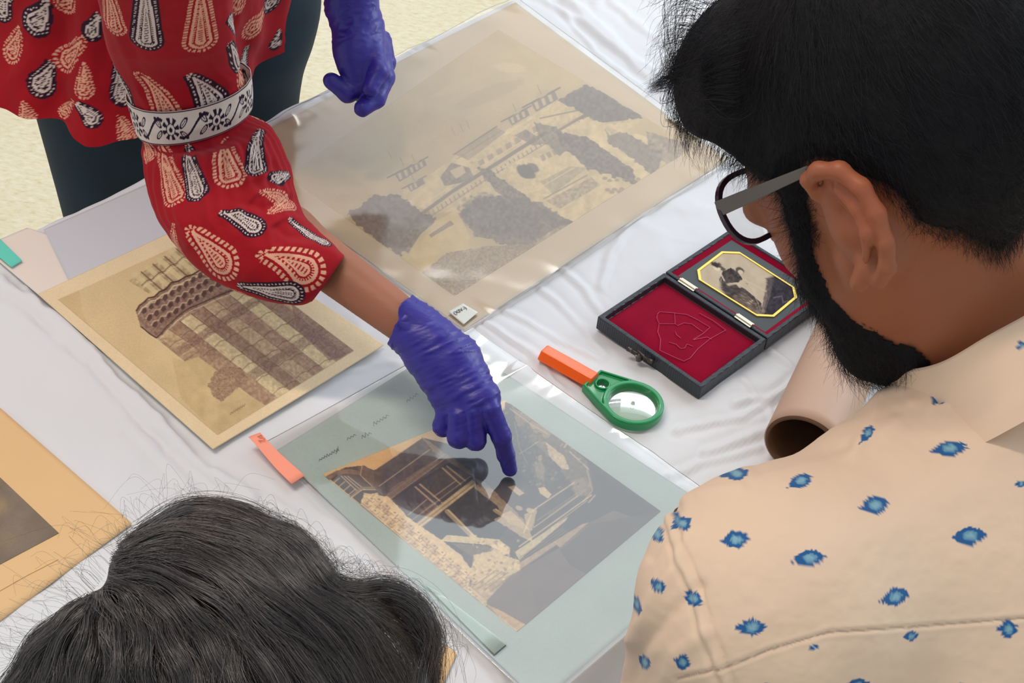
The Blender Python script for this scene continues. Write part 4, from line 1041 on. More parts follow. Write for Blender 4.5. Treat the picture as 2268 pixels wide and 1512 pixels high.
CREAM = np.array(lin((214, 158, 132))); PALE = np.array(lin((206, 190, 182))); NIGHT = np.array(lin((42, 14, 36)))
def paisley(cols, base, x, y, L, r, style, bend=0.0):
    """block-printed paisley in local coordinates: bulb at the origin, tip at x = L"""
    y = y - bend * r * np.clip(x / L, 0, 2) ** 2
    t = np.clip(x / L, 0, 1); d = np.hypot(x - t * L, y) - (r + t * (.10 - 1) * r)
    ang = np.arctan2(y, -x) * r * 1.15; a = np.where(x > 0, np.sign(y + 1e-9) * (x + 1.57 * r * 1.15), np.where(True, ang, 0))
    fg = CREAM if style == 'c' else PALE
    def put(m, c): cols[m] = c
    if style == 'd': put((d > -.05 * r) & (d < .62 * r) & (x < L * 1.15), NIGHT)
    fr = np.mod(a / (.36 * r), 1)
    w = .34 if style == 'd' else .58
    put((d > .20 * r) & (d < (.40 if style == 'd' else .56) * r) & (fr < w) & (x < L * 1.02), fg)
    put((d > -.24 * r) & (d <= 0), fg)
    ins = d <= -.24 * r
    put(ins, NIGHT if style == 'd' else base)
    fr2 = np.mod(a / (.30 * r), 1)
    put(ins & (d > -.42 * r) & (fr2 < .45), fg)
    # inner drop
    Li = L * .62; ti = np.clip(x / Li, 0, 1); di = np.hypot(x - ti * Li, y) - (.46 * r + ti * (.04 - .46) * r)
    put(di < 0, fg)
    put((di < -.14 * r) & (np.abs(y) < .2 * r) & (np.mod(x / (.26 * r), 1) < .42), NIGHT if style == 'd' else base)
    # sprig at the tip
    qx, qy = x - L * 1.06, y; rr = np.hypot(qx, qy); aa = np.mod(np.arctan2(qy, qx) / (2 * math.pi) * 6, 1)
    put((rr > .10 * r) & (rr < .42 * r) & (aa > .22) & (aa < .78) & (qx > -.15 * r), fg)
def decals(P, N, cols, motifs, base):
    shp = P.shape[:-1]; V = P.reshape(-1, 3); NN = N.reshape(-1, 3); C = cols.reshape(-1, 3)
    px, py, dz = proj(V); front = ((CAM - V) * NN).sum(1) > 0
    def pick(x, y):
        q = (px - x) ** 2 + (py - y) ** 2 + np.where(front, 0, 1e6) + 0.0
        k = np.argpartition(q, 6)[:6]; return k[np.argmin(q[k])]
    for mo in motifs:
        bx, by, tx, ty, w, st = mo[:6]; bend = mo[6] if len(mo) > 6 else 0
        i, j = pick(bx, by), pick(tx, ty); c, n = V[i], NN[i]
        # where the tip runs off the surface, continue in the picture direction
        T = V[j] if (px[j] - tx) ** 2 + (py[j] - ty) ** 2 < 400 else at(tx, ty, dz[i])
        e = T - c; Lf = np.linalg.norm(e); e = e - (e @ n) * n; Lp = np.linalg.norm(e); e /= Lp + 1e-9; f = np.cross(n, e)
        view = (CAM - c) / np.linalg.norm(CAM - c); fs = max(.45, abs(n @ view))
        r = w * dz[i] / FPX
        m = np.nonzero((((V - c) ** 2).sum(1) < (Lp * 1.3 + r * 1.8) ** 2) & (NN @ n > -.15))[0]
        if len(m) == 0: continue
        Q = V[m] - c; sub = C[m].copy(); paisley(sub, base, Q @ e, Q @ f, Lp, r, st, bend); C[m] = sub
    return C.reshape(cols.shape)
RED = lin((150, 11, 26))
cloth_col = colmat('block_printed_cotton', 0.85, 0.2, bump=.12, bscale=900, bdist=.0004, sheen=.04)

woman = empty('person', (-0.62, 1.60, 0.0), 'standing person in red paisley tunic and blue gloves, pointing at a photograph', 'person', 'people around the table')
skin_w = pmat('brown_skin', (154, 98, 72), 0.5, spec=.4, sss=.25, bump=.08, bscale=600, vary=.06, vscale=20)

# pointing hand ---------------------------------------------------------------
def capx(P, a, b, ra, rb):
    """a, b: pixel x, y, depth; radii in pixels"""
    A = at(a[0], a[1], a[2]); B_ = at(b[0], b[1], b[2])
    return cone_d(P, A, B_, ra * a[2] / FPX, rb * b[2] / FPX)
tipd = depth_z(1128, 1042, TZ + .0155)
IDX = [(1084, 905, 1.236), (1110, 965, 1.243), (1120, 1005, 1.256), (1129, 1038, tipd)]
def hand_right(P):
    wr = (925, 735, 1.262)
    d = 1e9
    for kn, rk in (((1078, 885, 1.240), 27), ((1047, 893, 1.238), 27), ((1014, 900, 1.243), 26), ((988, 905, 1.252), 23)):
        d_ = capx(P, (960 + (kn[0] - 1030) * .25, 780, 1.258), kn, 46, rk); d = d_ if isinstance(d, float) else smin(d, d_, .010)
    d = smin(d, capx(P, wr, (985, 800, 1.256), 55, 56), .014)
    d = smin(d, capx(P, (1020, 790, 1.262), (1068, 880, 1.250), 44, 34), .012)       # thumb side of the palm
    # curled fingers
    for a, b_, c_, r1, r2 in (((1050, 912, 1.236), (1053, 973, 1.242), (1038, 955, 1.272), 24, 22), ((1018, 920, 1.239), (1016, 966, 1.241), (1008, 940, 1.272), 26, 24), ((988, 918, 1.250), (982, 944, 1.254), (985, 925, 1.275), 23, 21)):
        f = smin(capx(P, a, b_, r1, r1 - 1), capx(P, b_, c_, r1 - 1, r2 - 3), .003); d = smin(d, f, .0012)
    f = capx(P, IDX[0], IDX[1], 25, 22)
    f = smin(f, capx(P, IDX[1], IDX[2], 21, 18.5), .003); f = smin(f, capx(P, IDX[2], IDX[3], 18.5, 16.5), .003)
    d = smin(d, f, .0022)
    th = smin(capx(P, (1025, 800, 1.272), (1072, 862, 1.275), 30, 24), capx(P, (1072, 862, 1.275), (1050, 925, 1.277), 22, 18), .004)
    d = smin(d, th, .005)
    return d
def cuff(P):
    d = capx(P, (900, 716, 1.262), (962, 762, 1.258), 60, 56)
    A = at(900, 716, 1.262); B_ = at(962, 762, 1.258); ax_ = (B_ - A) / np.linalg.norm(B_ - A)
    s = (P - A) @ ax_
    return smax(d, -s - .001, .001)
def glove_fn(P):
    d = smin(hand_right(P), cuff(P), .006)
    px, py, _ = proj(P)
    s = px * .40 + py * .92; t = px * .92 - py * .40
    wr = np.abs(fbm((s + 9 * fbm(t / 30, s / 30, 7, 2)) / 15, t / 95, 51, 2) - .5) * 2
    amp = .00070 * (1 - smooth(880, 930, py)) + .00022
    wf = .0009 * (np.abs(vnoise(s / 6.5, t / 45, 61) - .5) * 2) * smooth(1105, 1085, t * 0 + py)
    return d - amp * (1 - smooth(0, .45, wr)) - wf * .6
V, F = nets(glove_fn, at(1010, 850, 1.25) - [.075, .095, .075], at(1010, 850, 1.25) + [.062, .075, .07], .00115)
nitrile, nt, b, out = new_mat('blue_nitrile')
b.inputs['Base Color'].default_value = tuple(lin((40, 31, 138))) + (1,); b.inputs['Roughness'].default_value = 0.42; b.inputs['Specular IOR Level'].default_value = .5
tc = nt.nodes.new('ShaderNodeTexCoord'); nn_ = nt.nodes.new('ShaderNodeTexNoise'); nn_.inputs['Scale'].default_value = 120; nn_.inputs['Detail'].default_value = 3
mpn = nt.nodes.new('ShaderNodeMapping'); mpn.inputs['Rotation'].default_value = (0.5, 0, .4); mpn.inputs['Scale'].default_value = (.5, 1.6, 1.6)
bp = nt.nodes.new('ShaderNodeBump'); bp.inputs['Strength'].default_value = .35; bp.inputs['Distance'].default_value = .0012
nt.links.new(tc.outputs['Object'], mpn.inputs[0]); nt.links.new(mpn.outputs[0], nn_.inputs['Vector']); nt.links.new(nn_.outputs['Fac'], bp.inputs['Height']); nt.links.new(bp.outputs['Normal'], b.inputs['Normal'])
mesh_np('glove', V, F, nitrile, woman)
# rolled bead and flared lip of the cuff
def lip(centers, rads, name, parent, tilt=0.0, bead=.0011, wob=.0018, seed=3):
    """open flared end of a glove: double walled ring along an axis"""
    A, B_ = centers; ax_ = (B_ - A) / np.linalg.norm(B_ - A); vd = CAM - A; vd -= (vd @ ax_) * ax_; vd /= np.linalg.norm(vd); sd_ = np.cross(ax_, vd)
    m = 96; V = []; prof = []
    L = np.linalg.norm(B_ - A)
    for k in range(9): prof.append((L * (1 - k / 8), rads[1] + (rads[0] - rads[1]) * (k / 8) ** 1.3))
    prof += [(-.0009, rads[0] + bead * .4), (-.0012, rads[0] - bead * .6), (.0006, rads[0] - bead * 1.6), (L * .5, rads[0] * .5 + rads[1] * .5 - bead * 2), (L * .9, rads[1] - bead * 2)]
    for i, (s_, r_) in enumerate(prof):
        for k in range(m):
            q_ = 2 * math.pi * k / m; e_ = max(0, 1 - s_ / L)
            w_ = wob * e_ * (math.sin(3 * q_ + seed) * .7 + math.sin(7 * q_ + 2 * seed) * .45 + math.sin(13 * q_) * .2)
            z_ = wob * 1.8 * e_ * (math.sin(2 * q_ + seed * 2) + .5 * math.sin(5 * q_)) + math.cos(q_ - 1.2) * tilt * e_
            V.append(A + ax_ * (s_ + z_) + (math.cos(q_) * vd + math.sin(q_) * sd_) * (r_ + w_))
    return mesh_np(name, V, grid_faces(len(prof), m, True), nitrile, parent)
g1 = [o for o in woman.children if o.name.startswith('glove')][0]
lip((at(893, 712, 1.262), at(950, 752, 1.259)), (62 * 1.262 / FPX, 60 * 1.26 / FPX), 'cuff', woman, tilt=.004)

# forearm and upper arm in one skin
ELB = (440, 330, 1.352)
def arm(P):
    d = capx(P, ELB, (640, 520, 1.300), 40, 60); d = smin(d, capx(P, (640, 520, 1.300), (930, 738, 1.262), 62, 48), .01)
    d = smin(d, capx(P, ELB, (372, -160, 1.185), 40, 60), .01); return d
q0 = at(660, 300, 1.28); V, F = nets(arm, np.minimum.reduce([at(372, -190, 1.17), at(930, 738, 1.27), at(400, 340, 1.35)]) - .06, np.maximum.reduce([at(372, -190, 1.17), at(930, 738, 1.25), at(400, 340, 1.35)]) + .06, .0035)
mesh_np('arm', V, F, skin_w, woman)

# left hand, hanging relaxed -----------------------------------------------------
DL = 1.50
def hand_left(P):
    d = capx(P, (778, 20, DL), (795, 120, DL), 52, 50)
    d = smin(d, capx(P, (800, 60, DL + .005), (815, 150, DL + .01), 50, 50), .01)
    d = smin(d, capx(P, (785, 110, DL - .005), (800, 185, DL), 44, 36), .01)
    d = smin(d, capx(P, (778, -140, DL - .03), (776, 10, DL), 50, 48), .012)
    # fingers: far one, middle, near one
    def fg(ps, rs, k=.0035):
        f = None
        for a, b_, ra, rb in zip(ps[:-1], ps[1:], rs[:-1], rs[1:]):
            c_ = capx(P, a, b_, ra, rb); f = c_ if f is None else smin(f, c_, .003)
        return f
    f1 = fg([(838, 110, DL + .012), (850, 172, DL + .006), (832, 218, DL - .004), (803, 240, DL - .014)], [27, 24, 22, 19])
    f2 = fg([(826, 100, DL - .004), (838, 158, DL - .016), (820, 196, DL - .022)], [25, 22, 18])
    f3 = fg([(800, 180, DL + .004), (770, 205, DL - .006), (734, 179, DL - .010)], [27, 22, 18.5])
    f4 = fg([(812, 120, DL + .02), (822, 190, DL + .022), (800, 210, DL + .008)], [24, 20, 17])
    f5 = fg([(845, 90, DL + .02), (857, 140, DL + .026), (842, 190, DL + .02)], [22, 19, 17])
    for f in (f1, f2, f3): d = smin(d, f, .0035)
    d = smin(d, f4, .004); d = smin(d, f5, .004)
    return d
def glove_l(P):
    d = hand_left(P); px, py, _ = proj(P)
    wr = np.abs(fbm(px / 26 + py / 40, py / 16, 71, 2) - .5) * 2
    cf = capx(P, (780, 8, DL), (778, -30, DL - .006), 60, 61)
    A = at(780, 14, DL); ax_ = at(779, -30, DL - .006) - A; ax_ /= np.linalg.norm(ax_)
    cf = smax(cf, -((P - A) @ ax_) - .010 - .003 * np.sin(px / 9), .002)
    d = smin(d, cf, .003)
    return d - (.0006 * (1 - smooth(0, .4, wr))) * smooth(120, 60, py) - .0003 * (1 - smooth(0, .3, wr))
V, F = nets(glove_l, at(800, 90, DL) - [.075, .105, .105], at(800, 90, DL) + [.075, .115, .115], .0014)
m_ = proj(V)[1]; mesh_np('glove', V, F, nitrile, woman)
def arm2(P):
    return smin(capx(P, (778, -250, DL - .05), (777, -20, DL - .005), 66, 44), capx(P, (600, -700, DL - .05), (778, -250, DL - .05), 70, 66), .02)
pts_ = [at(600, -760, DL - .05), at(778, 0, DL)]
V, F = nets(arm2, np.minimum(*pts_) - .07, np.maximum(*pts_) + .07, .005)
mesh_np('arm', V, F, skin_w, woman)

# tunic ---------------------------------------------------------------------------
def ridge(px, py, lines):
    s = 0
    for pts, w, a in lines: s = s + a * np.exp(-(seg_d(px, py, pts) / (w * 1.25)) ** 2)
    return s
RID = [([(560, 285), (592, 345), (572, 410), (530, 470)], 9, 3.0), ([(585, 280), (612, 330), (622, 380)], 9, 1.5), ([(528, 402), (590, 384), (650, 396)], 8, 2.6), ([(515, 445), (590, 462), (655, 440)], 8, -2.6),
       ([(560, 425), (610, 420), (650, 424)], 9, 2.2), ([(590, 500), (630, 478), (690, 492)], 9, 3.0), ([(592, 515), (598, 545), (640, 560)], 8, 2.0), ([(615, 505), (640, 525), (720, 520)], 8, -2.2), ([(640, 540), (700, 545), (740, 560)], 7, 1.2),
       ([(255, 60), (290, 150), (330, 240)], 9, 2.4), ([(280, 90), (330, 200)], 12, -1.6), ([(440, 185), (500, 180), (530, 165)], 9, 1.6), ([(450, 200), (520, 195)], 8, -1.6), ([(500, 0), (512, 90), (536, 170)], 8, 1.5),
       ([(470, 150), (520, 200)], 9, 1.4), ([(360, 330), (372, 420), (420, 540)], 11, 1.4), ([(400, 330), (410, 420), (430, 500)], 8, -1.3), ([(440, 330), (446, 400), (470, 500)], 8, 1.3), ([(340, 330), (350, 400)], 7, -1.2), ([(500, 310), (490, 400), (500, 470)], 9, -1.8),
       ([(470, 320), (468, 380)], 7, 1.0), ([(540, 300), (545, 360), (520, 430)], 9, -1.8), ([(450, 600), (560, 640), (690, 640)], 10, -1.0), ([(540, 480), (560, 540), (640, 600)], 14, 1.2)]
SR = [(180, -230, 560, -250, 1.13, .85), (200, -110, 530, -120, 1.16, .85), (222, 0, 515, -10, 1.20, .82), (238, 100, 521, 88, 1.25, .80), (272, 185, 534, 150, 1.30, .78), (300, 248, 547, 212, 1.322, .72),
      (318, 300, 546, 256, 1.330, .72), (316, 345, 600, 288, 1.325, .80), (328, 410, 640, 365, 1.315, .84), (350, 478, 656, 428, 1.302, .84), (392, 545, 676, 478, 1.290, .82), (460, 612, 708, 512, 1.280, .80), (560, 658, 738, 540, 1.272, .78), (655, 675, 757, 560, 1.268, .74), (690, 668, 762, 566, 1.268, .70)]
def sdisp(px, py, th, tt):
    fr = np.clip(np.sin(th), 0, 1)
    g = .00022 * ridge(px, py, RID) * 4.2 * np.minimum(1, fr * 2)
    gath = smooth(.40, .47, tt) * smooth(.72, .55, tt) * .0014 * np.sin(th * 30 + 1.5 * np.sin(tt * 5)) * .6
    puff = .0035 * (fbm(px / 70, py / 70, 91, 2) - .5) * fr
    return g + gath + puff * .7 + .0014 * (fbm(px / 26, py / 26, 95, 2) - .5)
P, th = loft(SR, 430, 340, sdisp, arc=True, droop=lambda t: .42 * smooth(.95, .45, t) + .05)
N = grid_normals(P); ppx_, ppy_, _ = proj(P)
cols = np.zeros(P.shape) + RED * (1 + .18 * (fbm(ppx_ / 30, ppy_ / 30, 5, 3) - .5))[..., None]
MOT_S = [(325, 90, 322, -70, 24, 'd'), (445, 92, 444, -40, 27, 'c'), (250, 60, 236, -40, 20, 'c'), (372, 262, 322, 168, 24, 'c', .4), (470, 225, 440, 168, 26, 'd', .5), (386, 430, 362, 320, 20, 'c', .3), (436, 425, 424, 330, 18, 'd', .3),
         (508, 385, 490, 320, 24, 'c', -.5), (566, 372, 560, 292, 16, 'd', -1.0), (600, 240, 570, 230, 14, 'c'), (262, 225, 250, 150, 18, 'd'), (284, 300, 262, 262, 16, 'c'), (330, 345, 318, 300, 12, 'c'), (486, 580, 436, 506, 31, 'c', .4),
         (672, 598, 604, 546, 33, 'c', .7), (560, 500, 505, 466, 19, 'd', .6), (716, 535, 650, 488, 13, 'd', .4), (620, 440, 588, 418, 15, 'c', .6), (612, 395, 640, 385, 12, 'd'), (640, 452, 600, 470, 13, 'c'), (400, 560, 384, 505, 15, 'c'),
         (640, 650, 540, 630, 22, 'd', .3), (530, 655, 510, 640, 14, 'c'), (530, 140, 512, 100, 14, 'd'), (538, 190, 528, 160, 12, 'c'), (510, 40, 522, 75, 10, 'd')]
cols = decals(P, N, cols, MOT_S, RED)
kurta = None
o_sleeve = None
# body of the tunic: level rings hanging from the bent waist
def body_rings(rings, n, m, disp):
    """rings: centre px, py, depth, half width (m), half depth (m), yaw offset"""
    G = catmull(np.array(rings, float), np.linspace(0, 1, n)); th = ring_angles(m)
    c = at(G[:, 0], G[:, 1], G[:, 2]); e1 = np.array([1, 0, 0.0]); e2 = np.array([0, -1, 0.0])
    sp = lambda v: np.sign(v) * np.abs(v) ** 1.0
    D = sp(np.cos(th))[None, :, None] * (e1 * G[:, 3:4])[:, None] + sp(np.sin(th))[None, :, None] * (e2 * G[:, 4:5])[:, None]
    D[..., 2] += (G[:, 5:6] * np.cos(th)[None]) + (G[:, 6:7] * np.sin(th)[None])
    P = c[:, None] + D; px, py, _ = proj(P); Nn = D / np.linalg.norm(D, axis=2, keepdims=True)
    return P + Nn * disp(px, py, th[None] + 0 * px, G[:, 0:1] * 0 + np.linspace(0, 1, n)[:, None])[..., None]
def bdisp(px, py, th, tt):
    return .013 * tt ** 1.5 * np.sin(th * 8 + 1.3 + tt) + .005 * np.sin(th * 15 + 3 * tt) * tt + .007 * (fbm(px / 60, py / 90, 77, 2) - .5) * 2 + .0012 * (fbm(px / 14, py / 30, 79, 2) - .5)
BR = [(330, -560, 1.30, .17, .10, 0, 0), (325, -380, 1.42, .165, .105, 0, 0), (318, -200, 1.54, .152, .12, .0, 0), (312, -60, 1.60, .150, .130, 0, 0), (298, 30, 1.635, .148, .150, .0, -.004), (292, 74, 1.65, .148, .176, .0, -.012)]
PB = body_rings(BR, 260, 360, bdisp); NB = grid_normals(PB); bx, by, _ = proj(PB)
colb = np.zeros(PB.shape) + RED * (1 + .2 * (fbm(bx / 30, by / 30, 6, 3) - .5))[..., None]
MOT_B = [(82, 48, 112, 16, 23, 'd', .5), (28, 112, 44, 72, 20, 'c', .4), (92, 184, 118, 150, 21, 'd', .4), (150, 130, 188, 98, 21, 'c', .4), (185, 195, 188, 148, 17, 'c'), (2, 20, 22, -22, 20, 'd'), (145, 4, 160, -40, 18, 'c'), (205, 70, 222, 40, 16, 'd', .4),
         (272, 210, 262, 140, 17, 'd'), (205, 262, 178, 228, 15, 'd', .4), (285, 305, 268, 262, 16, 'c'), (145, 245, 160, 225, 12, 'c'), (560, 60, 585, 30, 21, 'c', .4), (540, 160, 545, 110, 16, 'd'), (610, 95, 618, 70, 12, 'd'), (600, 5, 610, -30, 18, 'd'), (530, 10, 538, -30, 16, 'c'),
         (60, 260, 50, 230, 14, 'c'), (390, 330, 380, 290, 16, 'c'), (480, 270, 470, 230, 16, 'd')]
colb = decals(PB, NB, colb, MOT_B, RED)
kurta = mesh_np('tunic', PB.reshape(-1, 3), grid_faces(PB.shape[0], PB.shape[1], True), cloth_col, woman, True, colb.reshape(-1, 3))
o_sleeve = mesh_np('sleeve', P.reshape(-1, 3), grid_faces(P.shape[0], P.shape[1], True), cloth_col, kurta, True, cols.reshape(-1, 3))
o_sleeve.matrix_parent_inverse = Matrix.Identity(4); 
# printed band above the elbow
P2, th2 = loft([(r_[0] - 3, r_[1], r_[2] + 3, r_[3], r_[4] - .001, r_[5]) for r_ in [(289, 208, 545, 166, 1.318, .74), (298, 234, 548, 192, 1.323, .73), (306, 262, 549, 218, 1.327, .73), (314, 286, 547, 240, 1.331, .73)]], 40, 900,
               lambda px, py, th, tt: .0034 + .0006 * np.sin(th * 20) * .3, droop=.42)
uu = (th2 / (2 * math.pi) * 17)[None] + np.zeros(P2.shape[:2]); vv = np.linspace(-1, 1, 40)[:, None] + np.zeros(P2.shape[:2])
pale = lin((204, 192, 184)); ink_ = lin((34, 22, 42))
fx = np.mod(uu, 2) - 1; rr = np.hypot(fx * 2.1, vv * 1.25); aa = np.arctan2(vv * 1.25, fx * 2.1)
dark = ((rr > .42) & (rr < .80) & (np.mod(aa / (2 * math.pi) * 8, 1) < .55)) | (rr < .17) | ((rr > .36) & (rr < .43))
ft = np.mod(uu + 1, 2) - 1; s1 = np.abs(vv - np.sin(ft * 3.3) * .55); dark |= (s1 < .10) & (rr > .95)
for (lx, ly, la) in ((-.42, .35, .7), (.42, -.35, .7), (-.42, -.45, -.7), (.42, .45, -.7)):
    qx = (ft - lx) * 2.1; qy = vv * 1.2 - ly; ca, sa = math.cos(la), math.sin(la); ex = qx * ca + qy * sa; ey = -qx * sa + qy * ca
    e_ = np.hypot(ex / .48, ey / .20); dark |= (e_ < 1) & (e_ > .62) | ((e_ < .5) & (np.abs(ey) < .03))
dark |= (np.abs(np.abs(vv) - .93) < .05)
cb = np.where(dark[..., None], ink_, pale)
band = mesh_np('sleeve_band', P2.reshape(-1, 3), grid_faces(40, 900, True), cloth_col, kurta, True, cb.reshape(-1, 3)); band.matrix_parent_inverse = Matrix.Identity(4)
tag(band, 'pale band printed with dark flowers')
m_ = band.modifiers.new('thick', 'SOLIDIFY'); m_.thickness = .0008

# jeans: hips and two legs down to the floor
jean = pmat('dark_teal_denim', (16, 40, 56), .85, bump=.2, bscale=700, vary=.25, vscale=14)
hipL = at(262, 140, 1.70); hipR = at(490, 80, 1.735)
def jeans(P):
    hl = hipL; hr = hipR
    kL = np.array([hl[0] - .0, hl[1] - .02, .46]); kR = np.array([hr[0] + .0, hr[1] - .02, .46])
    d = smin(cone_d(P, hl, kL, .100, .064), cone_d(P, kL, [kL[0], kL[1] + .03, .07], .064, .045), .03)
    e = smin(cone_d(P, hr, kR, .096, .064), cone_d(P, kR, [kR[0], kR[1] + .03, .07], .064, .045), .03)
    d = smin(d, e, .03)
    return smin(d, ell_d(P, (hl + hr) / 2 + [0, .01, .07], np.eye(3), (.165, .11, .13)), .03) + .003 * (noise3(P, 22, 3) - .5)
lo = np.minimum(hipL, hipR) - [.13, .15, 0]; hi = np.maximum(hipL, hipR) + [.13, .16, .26]; lo[2] = 0.0
V, F = nets(jeans, lo, hi, .007); mesh_np('jeans', V, F, jean, woman)
shoe = pmat('black_shoe', (24, 24, 28), .5)
for hp in (hipL, hipR):
    A = np.array([hp[0], hp[1] + .03, .05]); B_ = A + [0, -.15, -.012]
    V, F = nets(lambda P: np.maximum(smin(cone_d(P, A, B_, .045, .038), cone_d(P, A, A + [0, .05, -.01], .045, .036), .02), .002 - P[:, 2]), A - [.06, .22, .06], A + [.06, .11, .07], .006)
    mesh_np('shoe', V, F, shoe, woman)
# upper torso, neck and head of the standing person, above the frame
tor = at(330, -560, 1.30)
def torso_w(P):
    d = ell_d(P, tor + [-.02, -.01, .16], np.eye(3), (.17, .105, .24)); d = smin(d, cone_d(P, tor + [-.02, -.04, .36], tor + [-.02, -.10, .50], .055, .050), .05); return d
tsh = tor + np.array([-.02, -.03, .34])
def shoulders(P):
    A = at(372, -190, 1.155); B_ = at(600, -740, DL - .05)
    d = cone_d(P, tsh, A, .075, .062); d = smin(d, cone_d(P, tsh, B_, .075, .060), .05)
    d = smin(d, ell_d(P, tor + [-.02, -.01, .16], np.eye(3), (.175, .11, .25)), .06); return d
pts_ = [tor + [-.02, 0, .45], tor - [0, 0, .12], at(372, -190, 1.155), at(600, -740, DL - .05)]
V, F = nets(shoulders, np.minimum.reduce(pts_) - .12, np.maximum.reduce(pts_) + .12, .009)
o = mesh_np('yoke', V, F, pmat('plain_red_cotton', (150, 12, 26), .85), kurta); o.matrix_parent_inverse = Matrix.Identity(4)

HW = tsh + np.array([-.02, -.17, .17])
def head3(P):
    d = ell_d(P, HW, np.eye(3), (.077, .096, .100)); d = smin(d, cone_d(P, HW + [0, -.045, -.05], HW + [0, -.055, -.095], .046, .032), .02)
    d = smin(d, cone_d(P, HW + [0, .03, -.05], tsh + [0, 0, .0], .052, .055), .03); d = smin(d, cone_d(P, HW + [0, -.095, -.02], HW + [0, -.108, -.05], .007, .011), .007); return d
V, F = nets(head3, HW - [.10, .14, .16], HW + [.10, .22, .12], .006); o = mesh_np('head', V, F, skin_w, woman)
def hair3(P):
    d = ell_d(P, HW + [0, .012, .010], np.eye(3), (.088, .105, .106)); d = smin(d, cone_d(P, HW + [0, .09, -.02], HW + [0, .13, -.08], .055, .035), .03)
    return smax(d, -(P[:, 1] - (HW[1] - .055) + (P[:, 2] - HW[2] - .03) * .6), .01)
V, F = nets(hair3, HW - [.12, .14, .16], HW + [.12, .20, .14], .007); mesh_np('hair', V, F, pmat('black_tied_hair', (18, 15, 15), .5, bump=.5, bscale=90), woman)

# ------------------------------------------------------------------ strands of hair
def strands(name, S, rad, mat, parent, tip=.25):
    """S (n, k, 3) points of n strands; one hair curves object"""
    n, k, _ = S.shape
    cu = bpy.data.hair_curves.new(name); cu.add_curves([k] * n)
    cu.position_data.foreach_set('vector', S.astype(np.float32).ravel())
    r = np.linspace(1, tip, k)[None] * (rad if np.ndim(rad) == 0 else np.asarray(rad)[:, None]) * np.ones((n, 1))
    at_ = cu.attributes.get('radius') or cu.attributes.new('radius', 'FLOAT', 'POINT')
    at_.data.foreach_set('value', r.astype(np.float32).ravel())
    cu.materials.append(mat); o = bpy.data.objects.new(name, cu); link(o, parent); return o
def hair_mat(name, col, rough=.42, spec=.5):
    m, nt, b, out = new_mat(name)
    hi = nt.nodes.new('ShaderNodeHairInfo'); rp_ = nt.nodes.new('ShaderNodeValToRGB')
    c = lin(col); rp_.color_ramp.elements[0].color = tuple(c * .6) + (1,); rp_.color_ramp.elements[1].color = tuple(np.minimum(1, c * 1.7)) + (1,)
    nt.links.new(hi.outputs['Random'], rp_.inputs['Fac']); nt.links.new(rp_.outputs[0], b.inputs['Base Color'])
    b.inputs['Roughness'].default_value = rough; b.inputs['Specular IOR Level'].default_value = spec
    return m
def cvec(v):
    v = np.array(v, float); w = v[0] * _r - v[1] * _u + v[2] * _fw; return w / np.linalg.norm(w)

# ================================================================== the bearded man
HF = cvec((-.47, .19, .86)); HD = cvec((.42, .906, .045)); HD = HD - (HD @ HF) * HF; HD /= np.linalg.norm(HD); HL = np.cross(HF, HD)
if HL @ _fw > 0: HL = -HL
HU = -HD; HC = at(1977, 272, .885); HR = np.stack([HF, HL, HU])
def hl(p): return HC + p[0] * HF + p[1] * HL + p[2] * HU       # head to world
man = empty('person', at(2200, 2600, 1.5) * [1, 1, 0], 'bearded person in glasses and a cream blue-dotted shirt, bowed over the case', 'person', 'people around the table')
NK0 = at(2075, 540, .915); NK1 = at(2290, 870, .955)
def ear_d(Q, mir=False):
    P = Q
    if mir:
        q = (Q - HC) @ HR.T; q[:, 1] *= -1; P = HC + q @ HR
    P = P.astype(np.float32)
    def path(pts, rs, k=.003):
        f = None
        for a, b_, ra, rb in zip(pts[:-1], pts[1:], rs[:-1], rs[1:]):
            c_ = capx(P, a, b_, ra, rb); f = c_ if f is None else smin(f, c_, k)
        return f
    hx = path([(1806, 432, .826), (1790, 398, .818), (1812, 378, .808), (1860, 378, .800), (1908, 416, .796), (1942, 474, .797), (1962, 540, .801), (1966, 592, .808), (1948, 622, .818)], [13, 17, 20, 21, 21, 21, 20, 20, 20])
    c = at(1892, 500, .8175); el = at(1950, 618, .818) - at(1850, 380, .800); wv_ = at(1962, 540, .801) - at(1815, 465, .828); el /= np.linalg.norm(el)
    nrm = np.cross(el, wv_); nrm /= np.linalg.norm(nrm); ew = np.cross(el, nrm)
    plate = ell_d(P, c, np.stack([el, ew, nrm]), (.031, .0195, .0045))
    lobe = capx(P, (1925, 590, .822), (1905, 625, .828), 30, 24)
    d = smin(smin(hx, plate, .0035), lobe, .004)
    d = smin(d, capx(P, (1893, 505, .826), (1935, 515, .852), 42, 60), .006)
    ah = path([(1852, 418, .806), (1896, 462, .803), (1920, 520, .804), (1918, 575, .811)], [10, 13, 14, 10])
    d = smin(d, ah, .003)
    for cut in (([(1814, 415, .816), (1846, 444, .812)], [9, 15]), ([(1862, 462, .814), (1880, 500, .810), (1893, 548, .812)], [9, 14, 8]), ([(1938, 530, .799), (1944, 580, .803)], [7, 6]), ([(1842, 402, .801), (1890, 440, .797), (1924, 500, .796)], [6, 6, 5])):
        d = smax(d, -path(*cut), .002)
    return d
def mirh(p): q_ = (p - HC) @ HR.T; q_[1] *= -1; return HC + q_ @ HR
